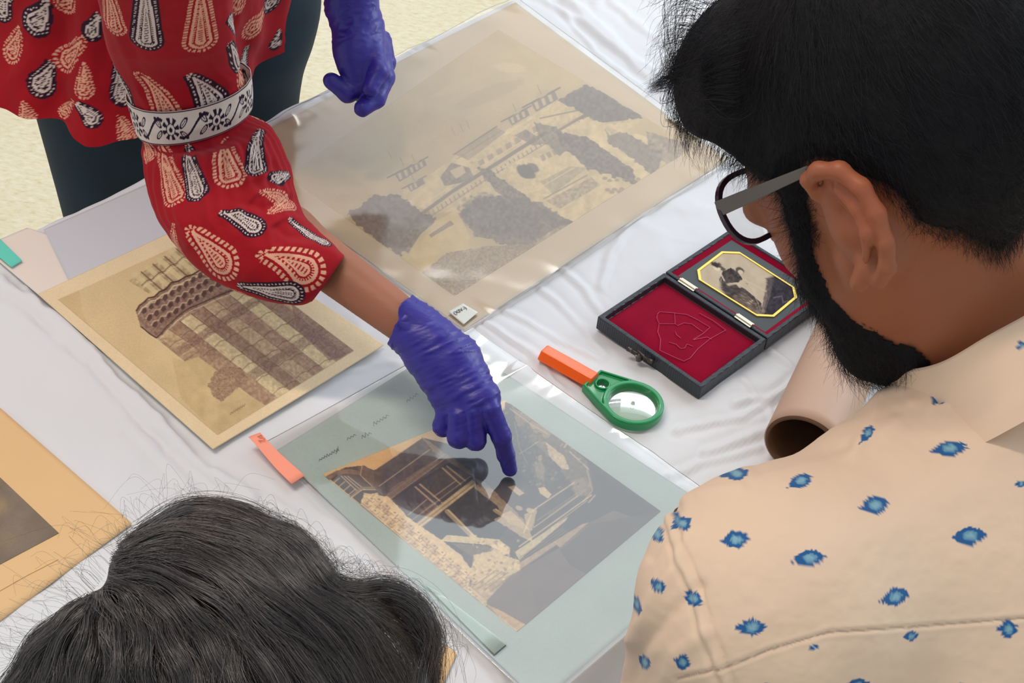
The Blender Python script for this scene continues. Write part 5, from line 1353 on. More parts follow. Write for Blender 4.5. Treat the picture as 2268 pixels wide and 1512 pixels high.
def head_fn(P, ears=True):
    q = (P - HC.astype(np.float32)) @ HR.T.astype(np.float32); I = np.eye(3); qa = q.copy(); qa[:, 1] = np.abs(qa[:, 1])
    d = ell_d(q, (-.008, 0, .010), I, (.098, .077, .090))
    d = smin(d, ell_d(q, (.042, 0, -.010), I, (.052, .062, .052)), .02)
    d = smin(d, cone_d(q, (.045, 0, -.040), (.058, 0, -.098), .050, .036), .02)
    d = smin(d, cone_d(qa, (.052, .034, -.048), (.045, .036, -.075), .028, .022), .015)
    d = smin(d, cone_d(qa, (.004, .052, -.060), (.066, .018, -.116), .022, .019), .015)
    d = smin(d, cone_d(q, (.074, -.006, -.116), (.074, .006, -.116), .022, .022), .012)
    d = smin(d, cone_d(qa, (.082, .018, -.012), (.076, .050, -.012), .012, .010), .010)     # brow
    d = smin(d, cone_d(q, (.090, 0, -.024), (.112, 0, -.058), .008, .0125), .007)            # nose
    d = smin(d, cone_d(qa, (.104, .010, -.062), (.098, .014, -.064), .007, .006), .004)
    d = smax(d, -cone_d(qa, (.102, .032, -.028), (.100, .034, -.028), .013, .012), .010)     # eye sockets
    d = smin(d, cone_d(qa, (.080, .032, -.030), (.081, .032, -.030), .0125, .0125), .002)
    d = smin(d, cone_d(qa, (.094, 0, -.080), (.086, .020, -.083), .0065, .004), .004)        # lips
    d = smin(d, cone_d(qa, (.092, 0, -.091), (.084, .018, -.089), .007, .004), .004)
    d = smax(d, -cone_d(qa, (.106, 0, -.0855), (.094, .022, -.0858), .003, .002), .002)
    d = smin(d, cone_d(P, NK0, NK1, .057, .052), .022)
    d = smin(d, cone_d(P, NK1, NK1 + (NK1 - NK0) * .8, .055, .058), .012)
    d = smin(d, cone_d(q, (.030, 0, -.080), (.034, 0, -.112), .040, .034), .02)                  # throat
    if ears:
        for mir in (False, True):
            ec = at(1890, 500, .82); ec = mirh(ec) if mir else ec
            m = ((P - ec.astype(np.float32)) ** 2).sum(1) < .058 ** 2
            if m.any(): d[m] = smin(d[m], ear_d(P[m], mir), .0055)
    return d
pts_ = [hl((.12, .1, .12)), hl((-.12, -.1, -.15)), hl((.12, -.1, .12)), hl((-.12, .1, -.14)), hl((.13, 0, -.14)), NK1 + .05, NK1 - .05, hl((-.12, -.1, .12)), hl((-.12, .1, .12))]
V, F = nets(lambda P: head_fn(P), np.minimum.reduce(pts_) - .005, np.maximum.reduce(pts_) + .005, .0021)
NH = vnormals(V, F)
if (((V - HC) * NH).sum(1) > 0).mean() < .5: NH = -NH
q = (V - HC) @ HR.T; qa = q.copy(); qa[:, 1] = np.abs(qa[:, 1]); Vm = HC + qa @ HR; mx, my, mz = proj(Vm)
HAIR = [(1300, -600), (1500, 60), (1600, 300), (1640, 352), (1672, 396), (1700, 408), (1722, 430), (1746, 511), (1766, 590), (1778, 640), (1806, 590), (1800, 500), (1790, 440), (1778, 367), (1830, 350), (1880, 372), (1930, 400), (1960, 408), (1992, 436), (2020, 480), (2056, 502), (2122, 515), (2178, 546), (2275, 588), (2500, 660), (3000, 300), (3000, -900), (1300, -900)]
BEARD = [(1722, 420), (1746, 511), (1764, 590), (1756, 690), (1800, 900), (2100, 930), (2060, 790), (2028, 760), (1983, 752), (1900, 711), (1844, 655), (1811, 567), (1800, 500), (1790, 430)]
def pdist(X, Y, poly):
    d = seg_d(X, Y, poly + [poly[0]]); return np.where(inpoly(X, Y, poly), d, -d)
jx = 10 * (vnoise(mx / 9, my / 9, 3) - .5)
hd_ = pdist(mx + jx, my + jx, HAIR)
front = qa[:, 0] > 0.05 + qa[:, 2] * .0
earv = (ear_d(V.astype(np.float32)) < .004) | (ear_d(V.astype(np.float32), True) < .004)
backface = (qa[:, 1] < .02)
# on the far-from-lens parts of the scalp, decide by height and bearing instead
vis = ((CAM - Vm) * (HC * 0 + (Vm - HC) @ HR.T @ HR)).sum(1) > 0
isbeard = pdist(mx + jx, my + jx, BEARD)
face = (qa[:, 0] > .062) & (qa[:, 2] < .040)
chinz = (qa[:, 2] < -.095) & (qa[:, 0] > .03) & (qa[:, 0] < .12)
scalp = (hd_ > 0) & ~earv & ~((qa[:, 0] > .070) & (qa[:, 2] < .035))
bmask = ((isbeard > 0) | chinz | ((qa[:, 2] < -.07) & (qa[:, 0] > .06) & (qa[:, 2] > -.082))) & ~earv & ((q[:, 2] > -.16))
skin = lin((150, 90, 60)); dark = lin((30, 24, 24))
cs = skin * (1 + .12 * (noise3(V, 60, 3) - .5))[:, None]
redd = np.exp(-(((V - at(1900, 420, .80)) ** 2).sum(1)) / .03 ** 2)[:, None]
cs = cs * (1 + redd * np.array([.12, -.06, -.08]))
sm = smooth(-14, 14, hd_)[:, None] * (~earv & ~((qa[:, 0] > .070) & (qa[:, 2] < .035)))[:, None]
cs = cs * (1 - sm) + dark * sm
bm = np.where(bmask, smooth(-4, 22, np.where(isbeard > 0, isbeard, 20)), 0)[:, None]; cs = cs * (1 - bm) + dark * bm
head = mesh_np('body', V, F, colmat('brown_skin_tone', .48, .4, sss=.2, bump=.08, bscale=700), man, True, cs)
hm = hair_mat('black_hair', (13, 14, 20), .5, .25)
cap_m = pmat('dark_hair_mass', (14, 14, 18), .7, spec=.2, bump=.5, bscale=160, bdist=.003)
# the mass of the hair: a thick shell over the scalp
th_h = .007 + .024 * smooth(.00, .085, q[:, 0]) * smooth(-.03, .05, q[:, 2]) + .012 * smooth(.02, .07, q[:, 0]) * smooth(.02, .07, q[:, 2]) + .006 * smooth(0, .08, q[:, 2])
th_h = th_h * smooth(0, 46, hd_) + .003 * (noise3(V, 70, 8) - .5)
keep = scalp & (hd_ > 2); fm = keep[F].all(1); used = np.unique(F[fm]); rem = -np.ones(len(V), int); rem[used] = np.arange(len(used))
Vh = V + NH * np.maximum(th_h, .0004)[:, None]
hull = mesh_np('hair', Vh[used], rem[F[fm]], cap_m, man)
rng = np.random.RandomState(4)
def on_scalp(mask, n, length, lift, flow, wob=.25, base=None, k=6, seed=0):
    idx = np.nonzero(mask)[0]; r = np.random.RandomState(seed); i = r.choice(idx, n)
    P0 = (base if base is not None else V)[i] + r.randn(n, 3) * .0012; Nn = NH[i]; Fl = flow(q[i], Nn, r)
    Fl = Fl - (Fl * Nn).sum(1, keepdims=True) * Nn; Fl /= np.linalg.norm(Fl, axis=1, keepdims=True) + 1e-9
    L = (length(q[i]) if callable(length) else np.full(n, length)) * (0.6 + .7 * r.rand(n)); lf = lift * (0.3 + r.rand(n))
    rnd = r.randn(n, 3) * wob; out_ = []
    for t in np.linspace(0, 1, k):
        out_.append(P0 + (Fl * (t) + Nn * lf[:, None] * t * (1 - .6 * t) + rnd * (t * t)[..., None] if False else P0 * 0 + Fl * t + Nn * (lf * t * (1 - .6 * t))[:, None] + rnd * t * t) * L[:, None])
    return np.stack(out_, 1)
def flow_head(ql, Nn, r):
    f = np.stack([ql[:, 0] * 1.2 + .035, ql[:, 1] * .9, -np.abs(ql[:, 2]) * .3 - .02 - .05 * (ql[:, 0] < 0)], 1)
    return f @ HR + r.randn(*Nn.shape) * .015
ohair = hull
S = on_scalp(scalp & (hd_ > 8), 15000, lambda a: .014 + .007 * smooth(0, .08, a[:, 0]) * smooth(-.03, .04, a[:, 2]), .45, flow_head, .12, Vh, 6, 1)
so = strands('strands', S, .00011, hm, ohair); so.matrix_parent_inverse = Matrix.Identity(4)
# faded nape and sideburn stubble
edge = (hd_ > -16) & (hd_ < 26) & ~earv & (qa[:, 0] < .03)
S = on_scalp(edge, 5000, .007, .6, flow_head, .3, None, 4, 2)
so = strands('stubble', S, .00007, hm, ohair); so.matrix_parent_inverse = Matrix.Identity(4)
# tuft that falls forward of the forehead
T = []
for k in range(480):
    x0, y0 = rng.uniform(1520, 1680), rng.uniform(-60, 260); a_ = rng.rand()
    if a_ < .5: pts = [(x0, y0, .84), (x0 - 60, y0 + 20, .835), (1490 + rng.randn() * 16, 165 + rng.randn() * 12, .85), (1432 + rng.randn() * 7 + rng.rand() * 30, 196 + rng.randn() * 9, .86)]
    else:
        s_ = rng.rand(); pts = [(1600 + 40 * rng.rand(), 60 + 180 * s_, .84), (1555 + 30 * rng.rand(), 110 + 120 * s_, .84), (1545 + 50 * rng.rand(), 165 + 90 * s_ + rng.randn() * 8, .85), (1530 + 80 * rng.rand(), 190 + 85 * s_ + rng.randn() * 10, .86)]
    K = catmull(np.array(pts), np.linspace(0, 1, 9)); T.append(at(K[:, 0], K[:, 1], K[:, 2] + rng.randn() * .006))
for k in range(110):   # fine hairs standing off the brow
    y0 = rng.uniform(-60, 130); x0 = 1560 + rng.randn() * 10; e_ = rng.uniform(.2, 1) ** .7
    pts = [(x0, y0, .84), (x0 - 55 * e_, y0 - 12 + rng.randn() * 8, .84), (x0 - 105 * e_ + rng.randn() * 8, y0 + rng.randn() * 12 + 10, .845), (x0 - 128 * e_ + rng.randn() * 8, y0 + 50 * rng.rand() + 18, .85)]
    K = catmull(np.array(pts), np.linspace(0, 1, 9)); T.append(at(K[:, 0], K[:, 1], K[:, 2] + rng.randn() * .008))
so = strands('fringe', np.array(T), .00011, hm, ohair); so.matrix_parent_inverse = Matrix.Identity(4)
# beard
def flow_beard(ql, Nn, r): return np.tile(-HU * .8 + HF * .35, (len(ql), 1)) + r.randn(*Nn.shape) * .25
bb = bmask & (np.where(isbeard > 0, isbeard, 20) > 3)
bshell = V + NH * (.0045 * smooth(0, 30, np.where(isbeard > 0, isbeard, 30)) + .002 * (noise3(V, 90, 2) - .5))[:, None]
fm = bb[F].all(1); used = np.unique(F[fm]); rem = -np.ones(len(V), int); rem[used] = np.arange(len(used))
beard = mesh_np('beard', bshell[used], rem[F[fm]], cap_m, man)
S = on_scalp(bb, 9000, .011, .8, flow_beard, .45, bshell, 5, 5)
so = strands('strands', S, .00009, hm, beard); so.matrix_parent_inverse = Matrix.Identity(4)

# eyeglasses ------------------------------------------------------------------
gl = empty('eyeglasses', hl((.095, 0, -.02)), 'dark full-rim eyeglasses with grey temples worn by the bearded man', 'eyeglasses')
tempm = pmat('matte_grey_acetate', (88, 84, 80), .45); rimm = pmat('dark_plum_acetate', (34, 20, 40), .3)
HNG = at(1592, 462, .905)          # outer hinge
earp = at(1788, 378, .822)
def bar(name, pts, hw, tw, mat, parent):
    mb = MB(); R_ = []
    for i, p in enumerate(pts):
        t = pts[min(i + 1, len(pts) - 1)] - pts[max(i - 1, 0)]; t = t / np.linalg.norm(t); a = np.cross(t, HL); a /= np.linalg.norm(a); b_ = np.cross(t, a)
        R_.append([p + a * hw[i] * sx + b_ * tw * sy for sx, sy in ((-1, -1), (1, -1), (1, 1), (-1, 1))])
    V_ = [v for r_ in R_ for v in r_]; n = len(pts)
    mb.add(V_, [(i * 4 + j, i * 4 + (j + 1) % 4, (i + 1) * 4 + (j + 1) % 4, (i + 1) * 4 + j) for i in range(n - 1) for j in range(4)] + [(0, 1, 2, 3)[::-1], tuple(range(4 * n - 4, 4 * n))])
    return mb.build(name, mat, parent, .0005, 2)
def mirh(p): q_ = (p - HC) @ HR.T; q_[1] *= -1; return HC + q_ @ HR
tp = [HNG, HNG * .72 + earp * .28, HNG * .4 + earp * .6, earp, at(1830, 395, .826)]
bar('temple', tp, [.0046, .0042, .0034, .0026, .0022], .0013, tempm, gl)
bar('temple', [mirh(p) for p in tp], [.0046, .0042, .0034, .0026, .0022], .0013, tempm, gl)
hq = (HNG - HC) @ HR.T
def lens_ring(sgn):
    cen = np.array([hq[0] + .003, sgn * (abs(hq[1]) - .0265), hq[2] - .006]); pts = []
    for k in range(40):
        a = 2 * math.pi * k / 40; x = math.cos(a); y = math.sin(a)
        w = .0265 * np.sign(x) * abs(x) ** .85; h_ = (.0195 if y > 0 else .021) * np.sign(y) * abs(y) ** .9
        pts.append(hl(cen + [-.004 * (x * sgn > 0) * x * sgn + .003 * (1 - abs(x)), w * 1.0, h_]))
    return pts, hl(cen)
for sgn in (1, -1):
    pts, cc = lens_ring(sgn); mb = MB(); n = 40; V_ = []; 
    for k in range(n):
        o_ = (pts[k] - cc); o_ /= np.linalg.norm(o_)
        for dx, dz_ in ((-.0012, -.0019), (.0022, -.0019), (.0022, .0019), (-.0012, .0019)): V_.append(pts[k] + o_ * dx + HF * dz_)
    mb.add(V_, [(k * 4 + j, k * 4 + (j + 1) % 4, ((k + 1) % n) * 4 + (j + 1) % 4, ((k + 1) % n) * 4 + j) for k in range(n) for j in range(4)])
    mb.build('rim', rimm, gl, .0004)
    mb = MB(); mb.add([cc + HF * .001] + [p + HF * .0005 for p in pts], [(0, 1 + k, 1 + (k + 1) % n) for k in range(n)])
    mb.add([cc - HF * .0006] + [p - HF * .0008 for p in pts], [(0, 1 + (k + 1) % n, 1 + k) for k in range(n)])
    mb.build('lens', film_mat('spectacle_lens', .02, .25, milk=.03, milk_col=(230, 240, 250), bump=0), gl, smooth_=True)
A_, B2 = [hl(np.array([hq[0] + .005, s_ * .0085, hq[2] + .001])) for s_ in (1, -1)]
mb = MB(); mb.tube([A_, (A_ + B2) / 2 + HF * .002 + HU * .001, B2], .0016, 10); mb.build('bridge', rimm, gl, smooth_=True)

# shirt -------------------------------------------------------------------------
def shirt_fn(P):
    d = capx(P, (1705, 1345, .850), (1560, 1830, .99), 285, 255)
    d = smin(d, capx(P, (2130, 1050, .925), (1720, 1330, .850), 225, 262), .03)
    d = smin(d, capx(P, (2230, 1020, .93), (2760, 1180, 1.02), 250, 250), .04)
    d = smin(d, capx(P, (2150, 1520, .945), (2100, 1330, .915), 380, 330), .05)
    d = smin(d, capx(P, (2150, 1560, .955), (2330, 2500, 1.32), 400, 420), .06)
    d = smin(d, capx(P, (2450, 1560, .98), (2600, 2400, 1.34), 400, 420), .06)
    return d
cc = [at(1400, 1100, .82), at(1560, 1900, 1.0), at(2900, 1180, 1.04), at(2400, 2300, 1.3), at(2150, 800, .9), at(2150, 1500, .82), at(2900, 2200, 1.3)]
V, F = nets(shirt_fn, np.minimum.reduce(cc) - .06, np.maximum.reduce(cc) + .06, .0075)
N = vnormals(V, F)
ctr = at(2200, 1500, 1.0)
if (((V - ctr) * N).sum(1) > 0).mean() < .5: N = -N; F = F[:, ::-1].copy()
px, py, _ = proj(V); vis = (((CAM - V) * N).sum(1) > -.12) & (px > 1300) & (px < 2750) & (py < 1950) & (py > 560)
fv = vis[F].any(1)
def refine(V, F, N, k):
    """split quads k x k on a curved (Phong) patch and weld"""
    u = np.linspace(0, 1, k + 1); U, W_ = np.meshgrid(u, u, indexing='ij'); U = U.ravel(); W_ = W_.ravel()
    w = np.stack([(1 - U) * (1 - W_), U * (1 - W_), U * W_, (1 - U) * W_], 1)
    P = np.einsum('kc,fcd->fkd', w, V[F]); acc = 0
    for c in range(4):
        t = V[F[:, c]][:, None] - P; n_ = N[F[:, c]][:, None]; acc = acc + w[None, :, c:c + 1] * ((t * n_).sum(2, keepdims=True) * n_)
    P = P + .75 * acc
    Nn = np.einsum('kc,fcd->fkd', w, N[F]); Nn /= np.linalg.norm(Nn, axis=2, keepdims=True)
    P = P.reshape(-1, 3); key = np.round(P / 2e-5).astype(np.int64); _, first, inv = np.unique(key, axis=0, return_index=True, return_inverse=True)
    inv = inv.ravel(); g = grid_faces(k + 1, k + 1); FF = (np.arange(len(F))[:, None, None] * (k + 1) ** 2 + g[None]).reshape(-1, 4)
    return P[first], inv[FF][:, ::-1].copy(), Nn.reshape(-1, 3)[first]
Vd, Fd, Nd = refine(V, F[fv], N, 5)
px, py, dz = proj(Vd)
SEAM = [(1440, 1500), (1500, 1500), (1610, 1478), (1700, 1442), (1840, 1400), (2050, 1385), (2300, 1366), (2800, 1340)]
ARMH = [(1470, 1105), (1482, 1170), (1500, 1210), (1528, 1290), (1556, 1380), (1590, 1470), (1625, 1560)]
g = 0
s1 = seg_d(px, py, SEAM[1:]); s2 = seg_d(px, py, ARMH)
disp = -.0012 * np.exp(-(s1 / 4) ** 2) + .0003 * np.exp(-((s1 - 9) / 6) ** 2) + .0013 * np.exp(-(s2 / 9) ** 2) - .0012 * np.exp(-((s2 - 16) / 6) ** 2)
FOLD = [([(1530, 1180), (1500, 1250), (1450, 1320), (1400, 1420)], 16, .0030), ([(1545, 1300), (1480, 1360), (1420, 1440), (1390, 1512)], 18, -.0030), ([(1560, 1400), (1500, 1450), (1460, 1530)], 22, .0022), ([(1470, 1110), (1560, 1090), (1640, 1080)], 12, .0016),
        ([(2080, 890), (2180, 860), (2290, 838)], 9, -.0035), ([(2060, 905), (2120, 880), (2200, 872)], 16, .0030), ([(1900, 985), (1960, 960), (2020, 900)], 18, .0020), ([(1680, 1035), (1780, 1002), (1880, 985)], 16, -.0020), ([(1500, 1120), (1470, 1180), (1440, 1230)], 12, -.0018),
        ([(1950, 880), (1930, 940), (1890, 1000)], 20, .0022), ([(1700, 1230), (1900, 1180), (2100, 1100)], 60, .0012), ([(1640, 1500), (1900, 1300)], 50, -.0010)]
for pts, w, a in FOLD: disp = disp + a * np.exp(-(seg_d(px, py, pts) / w) ** 2)
disp = disp + .0020 * (fbm(px / 90, py / 90, 33, 2) - .5) + .0006 * (fbm(px / 24, py / 20, 35, 2) - .5)
Vd = Vd + Nd * disp[:, None]
cream = lin((226, 200, 174)); blue = lin((38, 92, 148)); lblue = lin((104, 152, 176))
col = np.zeros(Vd.shape) + cream
MB_ = [(2079, 882, 21, 11, -.5), (2250, 879, 38, 19, -.1), (1924, 972, 27, 9, -.7), (2105, 992, 40, 18, -.15), (1632, 1051, 27, 9, -.25), (1775, 1064, 33, 13, -.3), (1940, 1120, 38, 20, -.12), (2151, 1187, 43, 21, -.08), (1512, 1160, 23, 11, -.55), (1443, 1172, 11, 17, .5),
       (1628, 1196, 31, 18, -.25), (1792, 1240, 37, 19, -.15), (1985, 1322, 40, 21, -.1), (1397, 1322, 5, 18, .1), (1466, 1302, 13, 17, .6), (1533, 1323, 17, 19, .5), (1667, 1388, 34, 20, -.15), (2017, 1408, 21, 13, 0), (2236, 1392, 24, 22, 0), (1804, 1432, 13, 6, 0), (1423, 1467, 8, 20, .2), (1516, 1463, 18, 20, .2),
       (2262, 1070, 14, 8, -.2), (1700, 1530, 30, 20, 0), (1900, 1520, 34, 20, 0), (2130, 1530, 36, 20, 0)]
MB_ += [(2330 + 175 * i + 60 * (j % 2), 1000 + 110 * j + 30 * i, 38, 20, -.1) for i in range(3) for j in range(9)] + [(1560 + 150 * i + 70 * (j % 2), 1630 + 120 * j, 36, 20, -.1) for i in range(5) for j in range(3)]
Sn = ((CAM - Vd) * Nd).sum(1) > 0
for (x, y, a, b_, an) in MB_:
    m = np.nonzero((np.abs(px - x) < 70) & (np.abs(py - y) < 50) & Sn)[0]
    if len(m) == 0: continue
    j = m[np.argmin((px[m] - x) ** 2 + (py[m] - y) ** 2)]; c, n_ = Vd[j], Nd[j]
    ex = _r * math.cos(an) - _u * math.sin(an); ey = -(_r * math.sin(an) + _u * math.cos(an)); s_ = dz[j] / FPX
    X = ((Vd[m] - c) @ ex) / s_; Y = ((Vd[m] - c) @ ey) / s_
    jit = (vnoise(X / 3.2 + x, Y / 2.2 + y, 5) - .5) * .34
    qd = (np.abs(X / a) ** 1.25 + np.abs(Y / b_) ** 1.7) + jit * (np.abs(X / a) + .3)
    t = np.where((X < 0) & (np.abs(Y) < b_ * .16), qd * .82, qd)
    mk = (t < .92); ring_ = (np.abs(X - a * .02) / (a * .42)) ** 2 + (Y / (b_ * .50)) ** 2 + jit
    cc_ = np.where((ring_ < 1)[:, None], lblue, blue); cc_ = np.where((ring_ < .35)[:, None], lin((130, 172, 190)), cc_)
    cur = col[m]; cur[mk] = cc_[mk]; col[m] = cur
below = (py > np.interp(px, [p[0] for p in SEAM], [p[1] for p in SEAM]) + 2)
col = np.where((np.exp(-(s1 / 2.5) ** 2) > .5)[:, None], col * .80, col)
ikat = colmat('cream_ikat_cotton', .85, .2, bump=.15, bscale=1100, bdist=.0004, sheen=.1)
Vc, Fc = V, F[~fv]; uq = np.unique(Fc); rm = -np.ones(len(V), int); rm[uq] = np.arange(len(uq))
Vall = np.concatenate([Vd, Vc[uq]]); Fall = np.concatenate([Fd, rm[Fc] + len(Vd)]); call = np.concatenate([col, np.zeros((len(uq), 3)) + cream])
shirt = mesh_np('shirt', Vall, Fall.astype(np.int32), ikat, man, True, call)
# collar, a folded band round the neck
axn = cvec((.533, .846, -.02)); e1 = cvec((.846, -.533, .1)); e1 -= (e1 @ axn) * axn; e1 /= np.linalg.norm(e1); e2 = np.cross(axn, e1)
CC = at(2232, 672, .928); prof = [(.046, .104), (.036, .101), (.020, .093), (.006, .0865), (.000, .0842), (-.001, .0825), (.003, .0810), (.020, .080), (.044, .082)]
m = 520; Vv_ = []
pr = np.array(prof); tq = np.linspace(0, len(prof) - 1, 60); pr = np.stack([np.interp(tq, np.arange(len(prof)), pr[:, 0]), np.interp(tq, np.arange(len(prof)), pr[:, 1])], 1)
aa_ = np.arange(m) * 2 * math.pi / m
w_ = .0016 * np.sin(3 * aa_ + 1) + .0008 * np.sin(8 * aa_)
Vc_ = CC + (pr[:, 0][:, None] + w_[None])[..., None] * axn + (np.cos(aa_)[:, None] * e1 + np.sin(aa_)[:, None] * e2 * .98)[None] * (pr[:, 1][:, None] + w_[None] * .4)[..., None]
Vc_ = Vc_.reshape(-1, 3); px, py, dz = proj(Vc_); ccol = np.zeros(Vc_.shape) + cream
for (x, y, a, b_, an) in ((2147, 725, 27, 19, -.3), (2262, 765, 14, 9, -.4)):
    X0 = px - x; Y0 = py - y; near_ = (dz < .90); X = X0 * math.cos(an) + Y0 * math.sin(an); Y = -X0 * math.sin(an) + Y0 * math.cos(an)
    jit = (vnoise(X / 3.2 + x, Y / 2.2 + y, 5) - .5) * .34; qd = (np.abs(X / a) ** 1.25 + np.abs(Y / b_) ** 1.7) + jit * (np.abs(X / a) + .3)
    mk = (qd < .92) & near_; ccol[mk] = blue; ccol[mk & ((X / (a * .42)) ** 2 + (Y / (b_ * .5)) ** 2 + jit < 1)] = lblue
mesh_np('collar', Vc_, grid_faces(60, m, True), ikat, shirt, True, ccol).matrix_parent_inverse = Matrix.Identity(4)
# trousers: seated lap below the table edge
trou = pmat('grey_mauve_trousers', (128, 116, 118), .85, vary=.08)
hip = at(2450, 2450, 1.36); hip[2] = .56
kn1 = hip + np.array([-.42, .20, 0.02]); kn1[2] = .56; kn2 = hip + np.array([-.30, .36, 0.02]); kn2[2] = .56
def trf(P):
    d = 1e9
    for kn_, off in ((kn1, -.06), (kn2, .06)):
        h_ = hip + [off * .6, -off, 0]; f = smin(cone_d(P, h_, kn_, .085, .062), cone_d(P, kn_, [kn_[0] - .02, kn_[1] + .02, .09], .062, .045), .03)
        d = f if isinstance(d, float) else smin(d, f, .03)
    return d
lo = np.minimum(np.minimum(kn1, kn2), hip) - .12; hi = np.maximum(np.maximum(kn1, kn2), hip) + .12; lo[2] = 0
V, F = nets(trf, lo, hi, .009); mesh_np('trousers', V, F, trou, man)

# ================================================================== the person with dark wavy hair
girl = empty('person', at(420, 2500, 1.2) * [1, 1, 0], 'person with long dark wavy hair, only the back of the head in view', 'person', 'people around the table')
GC = at(440, 1640, .955)
GF = cvec((.25, -.55, .80)); GD = cvec((.05, .75, .62)); GD -= (GD @ GF) * GF; GD /= np.linalg.norm(GD); GL = np.cross(GF, GD); GR = np.stack([GF, -GL, -GD])
def head2(P):
    q = (P - GC) @ GR.T; I = np.eye(3); qa = q.copy(); qa[:, 1] = np.abs(qa[:, 1])
    d = ell_d(q, (-.006, 0, .008), I, (.094, .075, .088)); d = smin(d, cone_d(q, (.042, 0, -.04), (.056, 0, -.098), .050, .034), .02)
    d = smin(d, cone_d(q, (.086, 0, -.024), (.104, 0, -.054), .007, .011), .007); d = smin(d, cone_d(qa, (.002, .070, -.02), (-.004, .076, -.045), .010, .007), .006)
    d = smax(d, -cone_d(qa, (.098, .031, -.026), (.098, .033, -.026), .012, .012), .01)
    d = smin(d, cone_d(P, GC + TN * .03, SH + [0, 0, .01], .052, .054), .03)
    return smin(d, np.minimum(cone_d(P, SH, SH + TA * .12, .062, .052), cone_d(P, SH, SH - TA * .14, .062, .052)), .04)
SH = GC + TN * .19 - TA * .05 + np.array([0, 0, -.02])
cs_ = [GC + np.array([.13, .13, .13]), GC - np.array([.15, .15, .10]), SH + TA * .22 + .07, SH - TA * .22 - .07, SH + TA * .22 - .07, SH - TA * .22 + .07]
V, F = nets(head2, np.minimum.reduce(cs_), np.maximum.reduce(cs_), .006)
mesh_np('body', V, F, skin_w, girl)
top_m = pmat('dark_grey_top', (60, 60, 66), .85)
def top2(P):
    d = np.minimum(cone_d(P, SH, SH + TA * .125, .070, .056), cone_d(P, SH, SH - TA * .16, .072, .060))
    low_ = np.array([SH[0] + TN[0] * .12, SH[1] + TN[1] * .12, .55])
    d = smin(d, cone_d(P, SH + TN * .04, low_, .10, .13), .06); d = smin(d, cone_d(P, SH + TA * .12, low_ + TA * .10 + [0, 0, .2], .055, .040), .03); d = smin(d, cone_d(P, SH - TA * .17, low_ - TA * .2 + [0, 0, .2], .055, .040), .03)
    return d
lo = np.minimum(SH, SH + TN * .12) - .30; hi = np.maximum(SH, SH + TN * .12) + .30; lo[2] = .40; hi[2] = SH[2] + .09
V, F = nets(top2, lo, hi, .011); mesh_np('top', V, F, top_m, girl)
# hair mass under the strands
RG = .118
def gdepth(px, py, lay=0.0):
    """depth of the head's hair surface along a line of sight"""
    dc = .955; r2 = ((px - 440) ** 2 + (py - 1640) ** 2) * (dc / FPX) ** 2 / (RG + .030) ** 2
    return np.where(r2 < .96, dc - (RG + .030) * np.sqrt(np.maximum(1 - r2, .04)), dc - .0296 + (r2 - .96) * .03) - lay
GUIDES = [[(185, 1335), (120, 1372), (60, 1430), (15, 1500), (-10, 1570), (-40, 1650)],
          [(205, 1322), (170, 1372), (140, 1440), (120, 1520), (115, 1600), (110, 1680)],
          [(225, 1302), (245, 1348), (262, 1410), (262, 1490), (262, 1570), (262, 1650)],
          [(236, 1286), (300, 1305), (350, 1375), (380, 1455), (400, 1540), (410, 1620)],
          [(242, 1266), (345, 1272), (450, 1335), (525, 1415), (580, 1505), (620, 1600)],
          [(252, 1240), (375, 1222), (510, 1280), (620, 1370), (710, 1462), (770, 1580)],
          [(272, 1212), (395, 1172), (535, 1212), (660, 1308), (775, 1392), (880, 1530)],
          [(300, 1182), (415, 1130), (550, 1158), (655, 1220), (735, 1312), (820, 1350), (900, 1405), (935, 1475), (945, 1570)],
          [(330, 1165), (430, 1110), (535, 1120), (606, 1158), (665, 1180), (708, 1235), (745, 1285), (800, 1296), (870, 1284), (930, 1322), (966, 1392), (962, 1460), (950, 1560)]]
GK = np.stack([catmull(np.array(g_, float), np.linspace(0, 1, 26)) for g_ in GUIDES])       # 9,26,2
def guide(s):
    x = np.clip(s, 0, 1) * 8; i = np.minimum(x.astype(int), 7); f = (x - i)[:, None, None]; return GK[i] * (1 - f) + GK[i + 1] * f
def gmass(P):
    px, py, dz = proj(P)
    d = ell_d(P, GC + np.array([0, 0, .010]) @ GR, GR, (.112, .108, .108))
    for a, b_, ra, rb in (((560, 1320, .91), (740, 1600, .98), 80, 90), ((450, 1230, .88), (640, 1330, .90), 80, 90), ((330, 1300, .88), (150, 1560, .93), 80, 90), ((360, 1260, .885), (440, 1230, .88), 75, 75)):
        d = smin(d, capx(P, a, b_, ra, rb), .02)
    d = d + .019
    bk = np.minimum(cone_d(P, GC + TN * .02, SH + TN * .035 + [0, 0, .035], .092, .070), cone_d(P, GC + TN * .03 - [0, 0, .03], SH + TN * .02 + TA * .05 + [0, 0, .01], .088, .060))
    sd2 = cone_d(P, GC + TN * .01 - [0, 0, .02], SH - TA * .06 + [0, 0, .0], .088, .060); face_ = (P - GC) @ GF
    bk = smax(smin(bk, sd2, .03), face_ - .035, .02)
    return smin(d, bk, .02) + .006 * (noise3(P, 40, 4) - .5)
pts_ = [at(-60, 1150, .95), at(960, 1650, .95), at(440, 1640, .82), at(440, 1640, 1.1), at(440, 1200, .8)]
V, F = nets(gmass, np.minimum(np.minimum.reduce(pts_) - .08, SH - .13), np.maximum(np.maximum.reduce(pts_) + .06, SH + .14), .0050)
NG = vnormals(V, F); NG = NG if (((V - GC) * NG).sum(1) > 0).mean() > .5 else -NG; VG = V
gh = mesh_np('hair', V, F, pmat('dark_brown_hair_mass', (14, 12, 12), .8, spec=.1, bump=.5, bscale=120, bdist=.003), girl)
